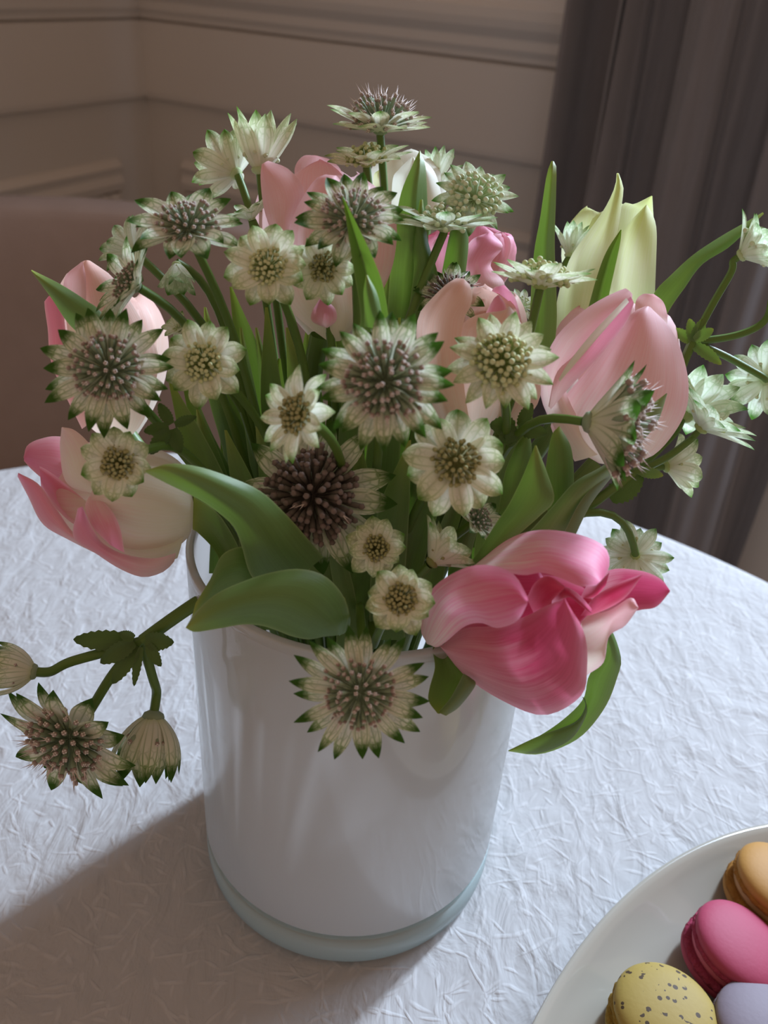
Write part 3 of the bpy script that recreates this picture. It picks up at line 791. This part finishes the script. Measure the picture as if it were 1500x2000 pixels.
# ---- big pale pink tulip on the right
t5, c5 = tulip('large pale pink tulip with one curled petal edge beside the side-facing astrantia', (1165, 905), .002, via=[(1080, 1000, -.005)])
P([(800, 960), (793, 800), (830, 750), (880, 747)], [(955, 980), (964, 870), (942, 790), (892, 748)], (.016, .020), (.016, .020), -.003, PK['blush'], t5, tr=Z3, ripple=.0007)
P([(600, 1650), (360, 1500), (380, 1350), (540, 1150), (690, 960), (775, 850), (845, 814)], [(740, 1650), (900, 1600), (1042, 1420), (1078, 1250), (1042, 1060), (972, 920), (885, 830)], (-.004, .006), (.000, .012), .0130, PK['blush'], t5, tr=Z3, nu=14, nv=26)
P([(470, 1640), (290, 1300), (345, 1020), (500, 850), (640, 760), (740, 717)], [(600, 1600), (420, 1250), (520, 1060), (640, 930), (762, 812), (778, 750)], (-.004, .008), (-.008, .006), .0050, PK['blush'], t5, tr=Z3, nu=12)
P([(330, 1345), (372, 1170), (470, 1070), (620, 890), (768, 762)], [(345, 1362), (455, 1232), (600, 1080), (742, 905), (786, 795)], (-.010, -.004), (-.013, -.006), .0020, PK['pink'], t5, tr=Z3)
P([(385, 1200), (440, 1110), (560, 960), (745, 768)], [(390, 1215), (500, 1090), (620, 950), (760, 790)], (-.0128, -.0068), (-.0148, -.0085), .0008, PK['ivory'], t5, tr=Z3)
for ph in (.5, 1.6, 2.6): ovoid_petal(t5, at(1180, 900, .012), cv(.12, 1, -.1), .050, .021, ph, .8, PK['blush'], .7)

# ---- cream green tulip bud behind it
t6, c6 = tulip('unopened cream and lime green tulip with pointed petals standing in front of the curtain', (1160, 645), .045, via=[(1110, 800, .03)])
P([(700, 560), (718, 285), (790, 268), (880, 224)], [(890, 560), (893, 400), (888, 300), (884, 226)], (.056, .056), (.056, .056), -.003, PK['green'], t6, tr=Z3)
P([(540, 930), (640, 650), (695, 480), (760, 370), (850, 274)], [(890, 930), (903, 600), (907, 420), (892, 340), (856, 274)], (.046, .048), (.046, .052), .0050, PK['green'], t6, tr=Z3, nu=12)
P([(370, 960), (375, 790), (440, 570), (525, 440), (625, 300), (683, 180), (694, 105)], [(600, 960), (660, 620), (702, 400), (724, 250), (730, 180), (706, 107)], (.042, .046), (.040, .046), .0060, PK['green'], t6, tr=Z3, nu=12)
for ph in (.6, 1.7, 2.6): ovoid_petal(t6, at(1175, 640, .055), cv(.08, 1, -.1), .042, .015, ph, .8, PK['green'], .72)

# ---- pink tulip behind the left astrantia
t7, c7 = tulip('pink tulip half hidden behind the big astrantia, next to a pointed leaf', (250, 850), .022, via=[(330, 960, .015)])
P([(560, 1800), (420, 1690), (300, 1480), (240, 1250), (300, 1000), (400, 903)], [(580, 1800), (700, 1680), (775, 1400), (725, 1250), (570, 1000), (440, 898)], (.018, .026), (.018, .026), .0090, PK['peach'], t7, tr=Z1, nu=12)
P([(400, 1720), (258, 1420), (233, 1230), (216, 1100), (235, 1073)], [(450, 1680), (345, 1400), (318, 1220), (305, 1100), (250, 1068)], (.014, .018), (.014, .018), .0030, PK['pink'], t7, tr=Z1, ripple=.0007)
P([(330, 1250), (312, 1000), (395, 905)], [(420, 1250), (420, 1000), (405, 905)], (.014, .020), (.012, .018), .002, PK['blush'], t7, tr=Z1)
for ph in (.6, 1.6, 2.6): ovoid_petal(t7, at(245, 850, .032), cv(-.15, 1, -.1), .052, .019, ph, .8, PK['peach'], .75)

# ---- ivory tulip and ruffled pink tulip at the back
t8, c8 = tulip('ivory tulip mostly hidden behind an upright leaf at the back', (795, 480), .060, via=[(770, 640, .045)])
P([(660, 660), (668, 500), (700, 450), (762, 388)], [(800, 660), (800, 500), (790, 430), (770, 390)], (.058, .060), (.056, .058), .003, PK['ivory'], t8, tr=Z2)
P([(760, 660), (790, 500), (795, 430), (812, 400)], [(915, 680), (908, 590), (875, 470), (815, 400)], (.056, .058), (.060, .062), .004, PK['ivory'], t8, tr=Z2)
P([(570, 560), (575, 480), (600, 455)], [(640, 570), (640, 490), (612, 455)], (.054, .054), (.054, .054), .002, PK['green'], t8, tr=Z2)
for ph in (.6, 1.6, 2.6): ovoid_petal(t8, at(795, 475, .068), cv(0, 1, -.1), .030, .014, ph, .8, PK['ivory'], .72)
t9, c9 = tulip('ruffled pink tulip at the back between two green blades', (920, 610), .035, via=[(890, 740, .02)])
P([(860, 1080), (848, 900), (870, 800), (930, 770)], [(1000, 1080), (1000, 900), (980, 800), (940, 772)], (.040, .042), (.036, .038), .003, PK['pink'], t9, tr=Z2, ripple=.001)
P([(960, 1080), (1000, 900), (1050, 800), (1130, 762)], [(1205, 1060), (1210, 1000), (1145, 920), (1205, 830), (1150, 760)], (.034, .036), (.040, .042), .004, PK['pink'], t9, tr=Z2, ripple=.0012)
for ph in (.6, 1.6, 2.6): ovoid_petal(t9, at(915, 600, .048), cv(0, 1, -.1), .024, .015, ph, .8, PK['pink'], .72, .003, .001)

# ---- leaves of the tulips (each belongs to the tulip whose stem it clasps)
def L(parent, A, B, ya, yb, bulge, mat=None, tr=None, **k):
    k.setdefault('prof', .7); k.setdefault('nv', 26); k.setdefault('nu', 8)
    return loft('leaf', A, B, ya, yb, bulge, mat or M_LEAF, parent, tr=tr, **k)
L(t7, [(265, 700), (200, 612), (170, 588), (120, 556), (62, 527)], [(230, 760), (172, 672), (132, 630), (100, 582), (61, 530)], (.004, .006), (.004, .004), .004, M_LEAFG)
L(t2, [(955, 520), (860, 410), (770, 310), (650, 200), (500, 130), (340, 78), (200, 64), (88, 97)], [(700, 720), (600, 610), (556, 470), (520, 380), (450, 310), (330, 230), (200, 166), (88, 108)], (-.045, -.062), (-.052, -.058), .0050, M_LEAF, Z7)
L(t2, [(600, 700), (560, 520), (450, 320), (320, 225)], [(480, 640), (430, 500), (345, 405), (315, 385)], (-.030, -.022), (-.030, -.022), -.003, M_LEAFG, Z7)
L(t2, [(640, 640), (600, 480), (470, 500), (400, 630), (330, 745)], [(640, 760), (500, 740), (420, 780), (340, 860), (300, 858)], (-.044, -.058), (-.050, -.060), .003, M_LEAFD, Z7)
L(t1, [(1055, 895), (1078, 800), (1045, 700), (960, 612), (840, 578), (700, 595), (560, 640), (430, 700), (330, 790), (284, 860)], [(1000, 905), (950, 910), (880, 922), (800, 907), (720, 876), (650, 855), (560, 850), (450, 868), (330, 886), (285, 868)], (-.058, -.074), (-.064, -.076), .0065, M_LEAF, Z7, nu=12, nv=30)
L(t1, [(1060, 890), (1085, 850), (1080, 780), (1060, 720)], [(1030, 905), (1050, 850), (1060, 780), (1050, 710)], (-.054, -.056), (-.058, -.058), .001, M_LEAFG, Z7)
L(t3, [(500, 1250), (510, 1150), (470, 900), (440, 700), (420, 580)], [(640, 1250), (645, 1160), (615, 1000), (560, 860), (500, 735), (424, 582)], (-.036, -.030), (-.036, -.030), -.004, M_LEAFG, Z2, vee=True)
L(t3, [(530, 1220), (528, 1130), (525, 1050), (538, 968)], [(640, 1240), (620, 1180), (592, 1060), (545, 968)], (-.039, -.037), (-.039, -.037), .002, M_LEAFG, Z2)
L(t8, [(640, 1180), (660, 900), (700, 600), (760, 440), (799, 360)], [(800, 1180), (838, 900), (838, 650), (828, 440), (802, 361)], (.020, .036), (.020, .036), .004, M_LEAFG, Z2, vee=True)
L(t8, [(740, 1180), (770, 950), (765, 800), (800, 600)], [(880, 1180), (890, 980), (840, 800), (815, 600)], (.016, .026), (.016, .026), .003, M_LEAF, Z2)
L(t9, [(880, 1120), (905, 970), (940, 790), (975, 640)], [(1000, 1120), (1022, 970), (1038, 790), (1010, 640)], (.022, .026), (.022, .026), .003, M_LEAFG, Z2)
L(t6, [(200, 1250), (225, 950), (250, 560), (285, 350), (320, 120), (346, 40)], [(340, 1150), (375, 900), (364, 500), (370, 250), (373, 80), (360, 42)], (.012, .024), (.012, .024), .003, M_LEAFG, Z3, vee=True)
L(t5, [(500, 960), (545, 810), (590, 650), (640, 520), (714, 405)], [(620, 960), (652, 760), (682, 620), (712, 480), (720, 405)], (.018, .030), (.018, .030), -.003, M_LEAF, Z3, vee=True)
L(t6, [(820, 900), (895, 740), (980, 650), (1100, 540), (1250, 440), (1390, 360), (1472, 312)], [(860, 1100), (960, 860), (1060, 710), (1150, 590), (1290, 500), (1405, 392), (1478, 322)], (.034, .054), (.030, .050), .003, M_LEAF, Z3)
L(t5, [(200, 960), (330, 850), (450, 720), (560, 600), (700, 520), (830, 400), (895, 262), (1004, 170)], [(480, 960), (555, 860), (612, 720), (702, 610), (800, 510), (882, 412), (962, 310), (1008, 174)], (-.040, -.022), (-.038, -.018), .004, M_LEAFS, Z6, nu=10)
L(t5, [(500, 860), (590, 690), (700, 580), (790, 505)], [(560, 862), (630, 720), (710, 612), (800, 512)], (-.0405, -.026), (-.0385, -.024), .001, M_LEAFS, Z6)
L(t4, [(40, 1010), (80, 950), (175, 800), (230, 720), (300, 580), (362, 424)], [(120, 1020), (250, 890), (385, 770), (456, 690), (422, 560), (370, 426)], (-.046, -.040), (-.046, -.040), .003, M_LEAFG, Z6)
L(t4, [(430, 800), (410, 600), (440, 390), (480, 330)], [(540, 780), (552, 600), (540, 440), (484, 332)], (-.028, -.022), (-.028, -.022), .002, M_LEAFG, Z6)
L(t4, [(180, 760), (215, 560), (270, 430), (325, 350)], [(310, 640), (340, 500), (345, 420), (328, 352)], (-.026, -.020), (-.026, -.020), .002, M_LEAFG, Z6)
L(t1, [(190, 600), (172, 700), (182, 800), (156, 900), (150, 970), (196, 1036)], [(260, 600), (290, 760), (345, 850), (330, 900), (280, 960), (206, 1038)], (-.050, -.072), (-.052, -.070), -.003, M_LEAFG, Z9)
L(t1, [(330, 830), (300, 890), (260, 960), (200, 1030)], [(365, 850), (392, 890), (310, 1000), (240, 1048)], (-.066, -.0705), (-.066, -.0715), .003, M_LEAFS, Z9)
L(t1, [(860, 560), (975, 560), (1060, 700), (975, 840), (945, 960), (850, 1060), (720, 1150), (560, 1226)], [(900, 480), (1060, 560), (1138, 740), (1120, 850), (1060, 1000), (950, 1140), (830, 1212), (700, 1247), (562, 1230)], (-.044, -.040), (-.044, -.040), .004, M_LEAFG, Z9, nv=30)
L(t1, [(940, 950), (955, 1000), (900, 1080), (720, 1150), (562, 1224)], [(955, 960), (962, 1040), (880, 1170), (720, 1240), (562, 1230)], (-.0445, -.0445), (-.0445, -.0445), .0025, M_LEAF, Z9)
# dark blades and stalks filling the middle of the bunch
fill = [(t7, 385, 800, 440, 1010, .01, .0), (t7, 430, 760, 470, 1000, .02, .01), (t3, 470, 640, 520, 980, .02, .0), (t3, 520, 600, 570, 1000, .01, .0), (t3, 560, 640, 620, 1040, .0, -.01), (t8, 650, 640, 640, 1000, .01, .0),
        (t8, 700, 600, 690, 1060, .0, -.01), (t9, 780, 620, 740, 1060, .0, -.015), (t9, 830, 600, 790, 1080, .01, -.01), (t4, 860, 840, 800, 1120, -.02, -.025), (t4, 800, 860, 760, 1140, -.025, -.03), (t4, 920, 900, 850, 1120, -.02, -.025),
        (t2, 500, 820, 540, 1120, .0, -.02), (t2, 330, 740, 460, 1060, .0, -.015), (t5, 1000, 840, 900, 1100, -.01, -.02), (t5, 1040, 780, 960, 1050, .0, -.012), (t3, 600, 760, 640, 1130, -.01, -.03), (t9, 870, 560, 850, 900, .02, .0)]
fill += [(t7, 400, 600, 470, 900, .03, .01), (t3, 450, 560, 520, 900, .035, .02), (t3, 500, 640, 540, 940, .03, .015), (t3, 545, 700, 560, 960, .025, .01), (t8, 600, 640, 610, 940, .03, .01), (t8, 660, 560, 650, 900, .03, .01), (t9, 760, 520, 730, 900, .03, .01), (t9, 820, 560, 800, 900, .03, .012), (t9, 930, 620, 880, 940, .03, .01), (t5, 990, 640, 930, 960, .02, .0), (t5, 1040, 680, 960, 1000, .02, .0), (t7, 350, 700, 450, 960, .02, .0), (t2, 440, 840, 500, 1080, -.005, -.02), (t4, 700, 860, 700, 1150, -.02, -.03), (t4, 660, 1000, 680, 1180, -.03, -.035)]
for i, (tp, x0, y0, x1, y1, Ya, Yb) in enumerate(fill):
    w0 = 24+8*math.sin(i*2.1); s = 12*math.sin(i*1.7)
    L(tp, [(x1-w0-8, y1+110), (x1-w0-6, y1), ((x0+x1)/2-w0+s, (y0+y1)/2), (x0-2, y0)], [(x1+w0, y1+110), (x1+w0, y1), ((x0+x1)/2+w0+s, (y0+y1)/2), (x0+3, y0)], (Yb-.006, Ya), (Yb-.006, Ya), .002*(-1 if i % 2 else 1), M_LEAFD, None, nv=12, nu=4, vee=True)

# ---- astrantia flowers, one stem each
D = dict
flower('largest white astrantia with a grey green pincushion, facing out in the middle of the bunch', 752, 748, -.058, 132, (0, .12, 1), mat='dark', flo='dark', cup=(16, 4), n=21, W=.29, dome=.60, nf=100, hairs=.12, single=True)
flower('white astrantia with brown green tips in front of the half hidden pink tulip', 214, 724, -.040, 120, (.10, .10, 1), mat='dark', flo='dark', cup=(16, 2), n=20, W=.29, dome=.58, nf=90, hairs=.05, single=True, via=[(330, 850, -.02)])
flower('white astrantia tilted upwards above the chair back at the shoulder of the bunch', 368, 452, -.012, 108, (.03, .62, .78), mat='dark', flo='dark', cup=(18, 4), n=18, W=.38, dome=.58, nf=85, single=True, via=[(415, 540, -.004), (450, 620, 0)])
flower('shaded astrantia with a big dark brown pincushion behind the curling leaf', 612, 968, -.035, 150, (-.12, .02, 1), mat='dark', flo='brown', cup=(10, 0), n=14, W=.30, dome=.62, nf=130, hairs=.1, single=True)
flower('white astrantia hanging over the front rim of the vase, dark green tips pointing down', 703, 1350, -.084, 128, (.02, -.08, 1), mat='dark', flo='dark', cup=(14, 2), n=21, W=.24, dome=.54, nf=80, hairs=.12, single=True, via=[(715, 1255, -.070), (700, 1200, -.052)])
flower('astrantia seen side-on facing left above the big left astrantia', 268, 560, -.012, 96, (-.66, .30, .55), mat='dark', flo='dark', cup=(30, 18), n=17, W=.36, dome=.48, nf=55, via=[(305, 596, -.008), (380, 622, 0)])
flower('small cream astrantia with a yellow green centre below the upward tilted one', 402, 712, -.030, 82, (-.12, .06, 1), mat='light', flo='light', cup=(28, 8), n=12, W=.50, dome=.52, nf=52)
tb = flower('small cream astrantia with an olive centre lying on the cream and pink tulip', 234, 907, -.050, 70, (.08, .02, 1), mat='light', flo='olive', cup=(32, 6), n=11, W=.58, dome=.54, nf=48, via=[(300, 880, -.040), (340, 830, -.03)])
flower('cream astrantia with a round green centre in front of the tall pink tulip', 524, 526, -.020, 80, (.02, .10, 1), mat='light', flo='light', cup=(26, 8), n=13, W=.52, dome=.50, nf=50)
flower('astrantia with a dark pincushion and pale hairs in front of the tall pink tulip', 688, 438, -.016, 104, (.02, .42, .9), mat='dark', flo='dark', cup=(16, 6), n=18, W=.36, dome=.60, nf=90, hairs=.55, single=True)
flower('drooping cream astrantia tucked below the dark hairy pincushion', 628, 522, -.014, 68, (.25, -.25, .9), mat='light', flo='olive', cup=(34, 14), n=12, W=.50, dome=.48, nf=42)
flower('topmost white astrantia, bristly dome facing the ceiling', 743, 258, .042, 100, (.04, .90, .42), mat='light', flo='dark', cup=(20, 16), n=17, W=.36, dome=.62, nf=80, hairs=.8, single=True, flat=.95, via=[(758, 370, .040), (757, 470, .035)])
flower('flat white astrantia just under the topmost one', 716, 322, .034, 84, (-.04, .86, .50), mat='light', flo='light', cup=(20, 14), n=15, W=.40, dome=.50, nf=55, via=[(720, 400, .034), (735, 480, .03)])
flower('cup shaped pale astrantia at the upper left, green tips pointing up', 508, 335, .040, 112, (.06, .95, .16), mat='light', flo='pale', cup=(50, 72), n=17, W=.36, dome=.40, nf=34, spread=.6, via=[(515, 400, .035)])
flower('pale astrantia turned away behind the cup shaped one at the upper left', 462, 340, .046, 84, (-.55, .62, -.35), mat='light', flo='pale', cup=(42, 34), n=14, W=.44, dome=.42, nf=30, via=[(490, 390, .040)])
flower('pale green round astrantia facing out behind the flat one at the upper right', 927, 392, .030, 76, (.12, .30, .95), mat='pale', flo='pale', cup=(18, 4), n=18, W=.34, dome=.68, nf=70)
flower('pale green flat astrantia on a curving bare stem left of the round pale one', 868, 448, .022, 98, (.06, .88, .44), mat='pale', flo='pale', cup=(20, 14), n=16, W=.38, dome=.54, nf=55, via=[(858, 460, .022), (835, 530, .016), (800, 610, .008), (770, 690, 0)])
flower('blurred pale astrantia behind the ivory tulip', 852, 355, .075, 62, (.05, .9, -.35), mat='pale', flo='pale', cup=(50, 50), n=14, W=.34, dome=.4, nf=24)
flower('white astrantia seen from the side on a straight stem in front of the upright blade', 1055, 560, -.004, 102, (.10, .93, .20), mat='light', flo='light', cup=(20, 16), n=15, W=.38, dome=.56, nf=52, via=[(1044, 570, -.004), (1036, 650, -.008), (1010, 770, -.016)])
flower('white astrantia with a fresh green centre between the peach and the pale pink tulip', 978, 712, -.042, 100, (.0, .22, .96), mat='light', flo='light', cup=(18, 4), n=17, W=.38, dome=.58, nf=75, single=True, via=[(985, 805, -.026), (1010, 840, -.02)])
tp = flower('astrantia seen in profile facing the curtain, bristly pincushion over the pale pink tulip', 1146, 824, -.038, 142, (.95, -.10, .12), mat='dark', flo='dark', cup=(42, 34), n=13, W=.44, dome=.80, nf=80, hairs=.8, single=True, flat=.9, via=[(1100, 815, -.034), (1040, 792, -.028), (1005, 840, -.02)])
flower('cream astrantia with broad folded back petals under the largest one', 888, 905, -.054, 98, (.08, .02, 1), mat='light', flo='olive', cup=(18, -8), n=13, W=.50, dome=.48, nf=52)
flower('small astrantia turned sideways left of the largest one', 590, 812, -.056, 92, (-.62, .06, .78), mat='light', flo='olive', cup=(24, 6), n=14, W=.40, dome=.46, nf=50)
flower('shaded cream astrantia shaped like a bowl below the dark brown one', 735, 1072, -.048, 62, (.02, .16, 1), mat='light', flo='olive', cup=(42, 22), n=11, W=.62, dome=.52, nf=40)
flower('bowl shaped cream astrantia above the one hanging over the rim', 782, 1172, -.070, 72, (.06, .14, 1), mat='light', flo='olive', cup=(40, 18), n=11, W=.64, dome=.54, nf=46, via=[(728, 1240, -.054), (730, 1300, -.045)])
flower('shaded astrantia with a grey centre behind the yellow green leaf', 925, 1020, -.036, 66, (.55, .40, .55), mat='dark', flo='dark', cup=(34, 14), n=14, W=.40, dome=.56, nf=45)
flower('shaded astrantia turned away, only its pale back showing, above the rose tulip', 842, 1100, -.046, 92, (.62, .62, -.10), mat='light', flo='olive', cup=(52, 40), n=13, W=.44, dome=.4, nf=24)
flower('pale astrantia turned away behind the upward tilted one', 262, 492, .012, 64, (-.6, .55, -.2), mat='pale', flo='pale', cup=(35, 20), n=13, W=.42, dome=.4, nf=24)
flower('pale astrantia hidden between the tall pink tulip and the upward tilted one', 492, 428, .022, 52, (-.2, .6, .3), mat='pale', flo='pale', cup=(35, 20), n=12, W=.46, dome=.4, nf=24)
flower('small pale astrantia drooping under the upward tilted one', 345, 515, .006, 62, (.10, -.85, .2), mat='pale', flo='pale', cup=(55, 70), n=10, W=.50, dome=.3, nf=20, via=[(372, 480, .012), (420, 560, .01)])
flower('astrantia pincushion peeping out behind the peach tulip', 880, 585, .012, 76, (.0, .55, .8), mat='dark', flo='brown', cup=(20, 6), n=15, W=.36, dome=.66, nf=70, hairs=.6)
flower('blurred white astrantia between the upright blade and the green tulip', 1112, 500, .060, 66, (.1, .9, .1), mat='pale', flo='pale', cup=(60, 60), n=13, W=.34, dome=.4, nf=24)
flower('small blurred white astrantia behind the ruffled edge of the peach tulip', 1020, 600, .030, 42, (.2, .5, .7), mat='pale', flo='pale', cup=(20, 5), n=12, W=.40, dome=.5, nf=24)
flower('tiny pale astrantia bud between the two small cream ones', 352, 645, .004, 34, (-.3, .4, .7), mat='light', flo='light', cup=(45, 30), n=10, W=.46, dome=.4, nf=20)

# ---- branched stems with several heads and a whorl of small leaves
def small_leaf(parent, px, py, Y, ang, Lpx, Wpx, tilt=.0, mat=None):
    """toothed leaflet: base at the pixel, running in direction ang (degrees, image plane, up positive)"""
    b = at(px, py, Y); s = m_per_px(b); d = cv(math.cos(math.radians(ang)), math.sin(math.radians(ang)), tilt)
    sd = d.cross(-FW).normalized(); up = sd.cross(d); rows = []; nv = 16
    for j in range(nv+1):
        v = j/nv; w = Wpx*s*.5*(math.sin(math.pi*min(1, .12+v*.86))**.7)*(1+.09*((j % 2)*2-1)*(1 if j < nv else 0))
        if j == nv: w = Wpx*s*.02
        c = b + d*Lpx*s*v - up*Lpx*s*.16*v*v
        rows.append([c + sd*w*u + up*w*.35*abs(u) for u in (-1, -.5, 0, .5, 1)])
    o = link('leaflet', grid_mesh('leaflet', rows), mat or M_LEAFL); child(o, parent)
def sprig(label, node, heads, leaves, trunk, sr=.0016):
    Nd = at(*node)
    t = thing('astrantia_sprig', label, 'flower', Nd, 'branched astrantia stems')
    for hd in heads:
        via = hd.pop('via', ()); a = hd.pop('a')
        C, R, ax = head(t, *a, as_part=True, **hd)
        tube('stalk', [C-ax*R*.04, C-ax*R*.3] + [at(*v) for v in via] + [Nd], sr*.72, sr*.8, M_STEM, t)
    pts = [Nd] + [at(*v) for v in trunk]; pts += into_vase(pts[-1], .85)
    tube('stem', pts, sr, sr*1.2, M_STEM, t)
    for lf in leaves: small_leaf(t, *lf)
    return t
sprig('astrantia sprig drooping past the left side of the vase with three heads and dark leaflets', (278, 1252, -.040), [
    D(a=(140, 1435, -.056, 138, (-.30, -.52, .80)), mat='dark', flo='dark', cup=(12, 2), n=17, W=.32, dome=.58, nf=100, hairs=.6, single=True, via=[(175, 1390, -.050), (225, 1310, -.045)]),
    D(a=(300, 1396, -.044, 140, (-.12, -.98, .10)), mat='dark', flo='dark', cup=(34, 102), n=16, W=.30, dome=.5, nf=30, spread=.35, via=[(300, 1330, -.042)]),
    D(a=(68, 1312, -.046, 104, (-.97, .14, .15)), mat='dark', flo='dark', cup=(34, 102), n=15, W=.30, dome=.5, nf=26, spread=.35, via=[(120, 1298, -.045), (200, 1275, -.042)])],
  [(262, 1250, -.041, 180, 120, 40, .1), (262, 1254, -.0425, 212, 74, 34, .3), (284, 1250, -.042, -4, 56, 36, .2), (268, 1262, -.0425, 238, 84, 32, .3), (290, 1258, -.043, -58, 50, 24, .3), (276, 1264, -.043, -100, 76, 17, .2), (262, 1246, -.0432, 155, 30, 22, .5)],
  [(330, 1205, -.036), (400, 1180, -.030)], .0021)
sprig('astrantia sprig reaching out to the right over the curtain with white heads on bare stalks', (1352, 668, .030), [
    D(a=(1446, 500, .036, 84, (.72, .42, .42)), mat='pale', flo='pale', cup=(52, 34), n=14, W=.42, dome=.62, nf=45, via=[(1438, 515, .036), (1400, 580, .034)]),
    D(a=(1496, 742, .036, 74, (.35, .05, -.92)), mat='pale', flo='pale', cup=(18, 6), n=13, W=.44, dome=.5, nf=30, via=[(1462, 720, .034), (1410, 692, .032)]),
    D(a=(1530, 560, .040, 74, (.6, .2, .5)), mat='pale', flo='pale', cup=(30, 10), n=13, W=.42, dome=.5, nf=30, via=[(1500, 625, .036), (1440, 655, .034)])],
  [(1352, 668, .029, 100, 45, 24, .3, M_LEAF), (1350, 665, .029, 60, 50, 22, .3, M_LEAF), (1350, 672, .029, -35, 70, 24, .2, M_LEAF), (1346, 668, .029, 140, 40, 22, .2, M_LEAF), (1356, 664, .028, 30, 40, 22, .4, M_LEAF)],
  [(1335, 720, .026), (1280, 830, .016), (1200, 930, .004)])
sprig('astrantia sprig with white heads held against the dark curtain beside the pale pink tulip', (1235, 925, .010), [
    D(a=(1368, 838, .020, 98, (.52, .66, .30)), mat='pale', flo='light', cup=(40, 20), n=16, W=.40, dome=.46, nf=50, via=[(1352, 856, .018), (1300, 895, .014)]),
    D(a=(1335, 815, .032, 112, (.42, .74, -.30)), mat='pale', flo='light', cup=(36, 22), n=15, W=.36, dome=.4, nf=30, via=[(1315, 850, .026), (1270, 895, .018)]),
    D(a=(1300, 912, .022, 76, (.95, .05, -.1)), mat='light', flo='light', cup=(52, 36), n=11, W=.44, dome=.4, nf=24, via=[(1268, 918, .016)])],
  [(1190, 972, .006, 35, 78, 52, .2), (1245, 920, .010, -10, 50, 22, .2, M_LEAF), (1240, 918, .010, 80, 30, 10, .2, M_LEAF)],
  [(1180, 965, .004), (1120, 1020, -.005)])
flower('white astrantia seen from behind, nodding above the tablecloth beside the rose tulip', 1241, 1084, .000, 66, (.08, -.30, -.95), mat='pale', flo='light', cup=(14, 4), n=15, W=.42, dome=.5, nf=40, via=[(1240, 1030, -.002), (1215, 975, -.002), (1150, 990, -.006)])
for lf in ((1005, 835, -.0215, 175, 50, 40, .3), (1010, 838, -.022, 215, 46, 34, .3), (1012, 836, -.0215, -12, 56, 34, .3), (1015, 832, -.0195, 62, 50, 26, .2), (1002, 842, -.0225, 255, 34, 26, .4)): small_leaf(tp, *lf)
for lf in ((330, 835, -.032, 190, 48, 26, .3), (328, 842, -.033, 235, 56, 30, .3), (338, 838, -.032, -70, 50, 30, .3), (335, 828, -.031, 120, 46, 24, .3), (342, 830, -.031, 20, 46, 20, .3)): small_leaf(tb, *lf)
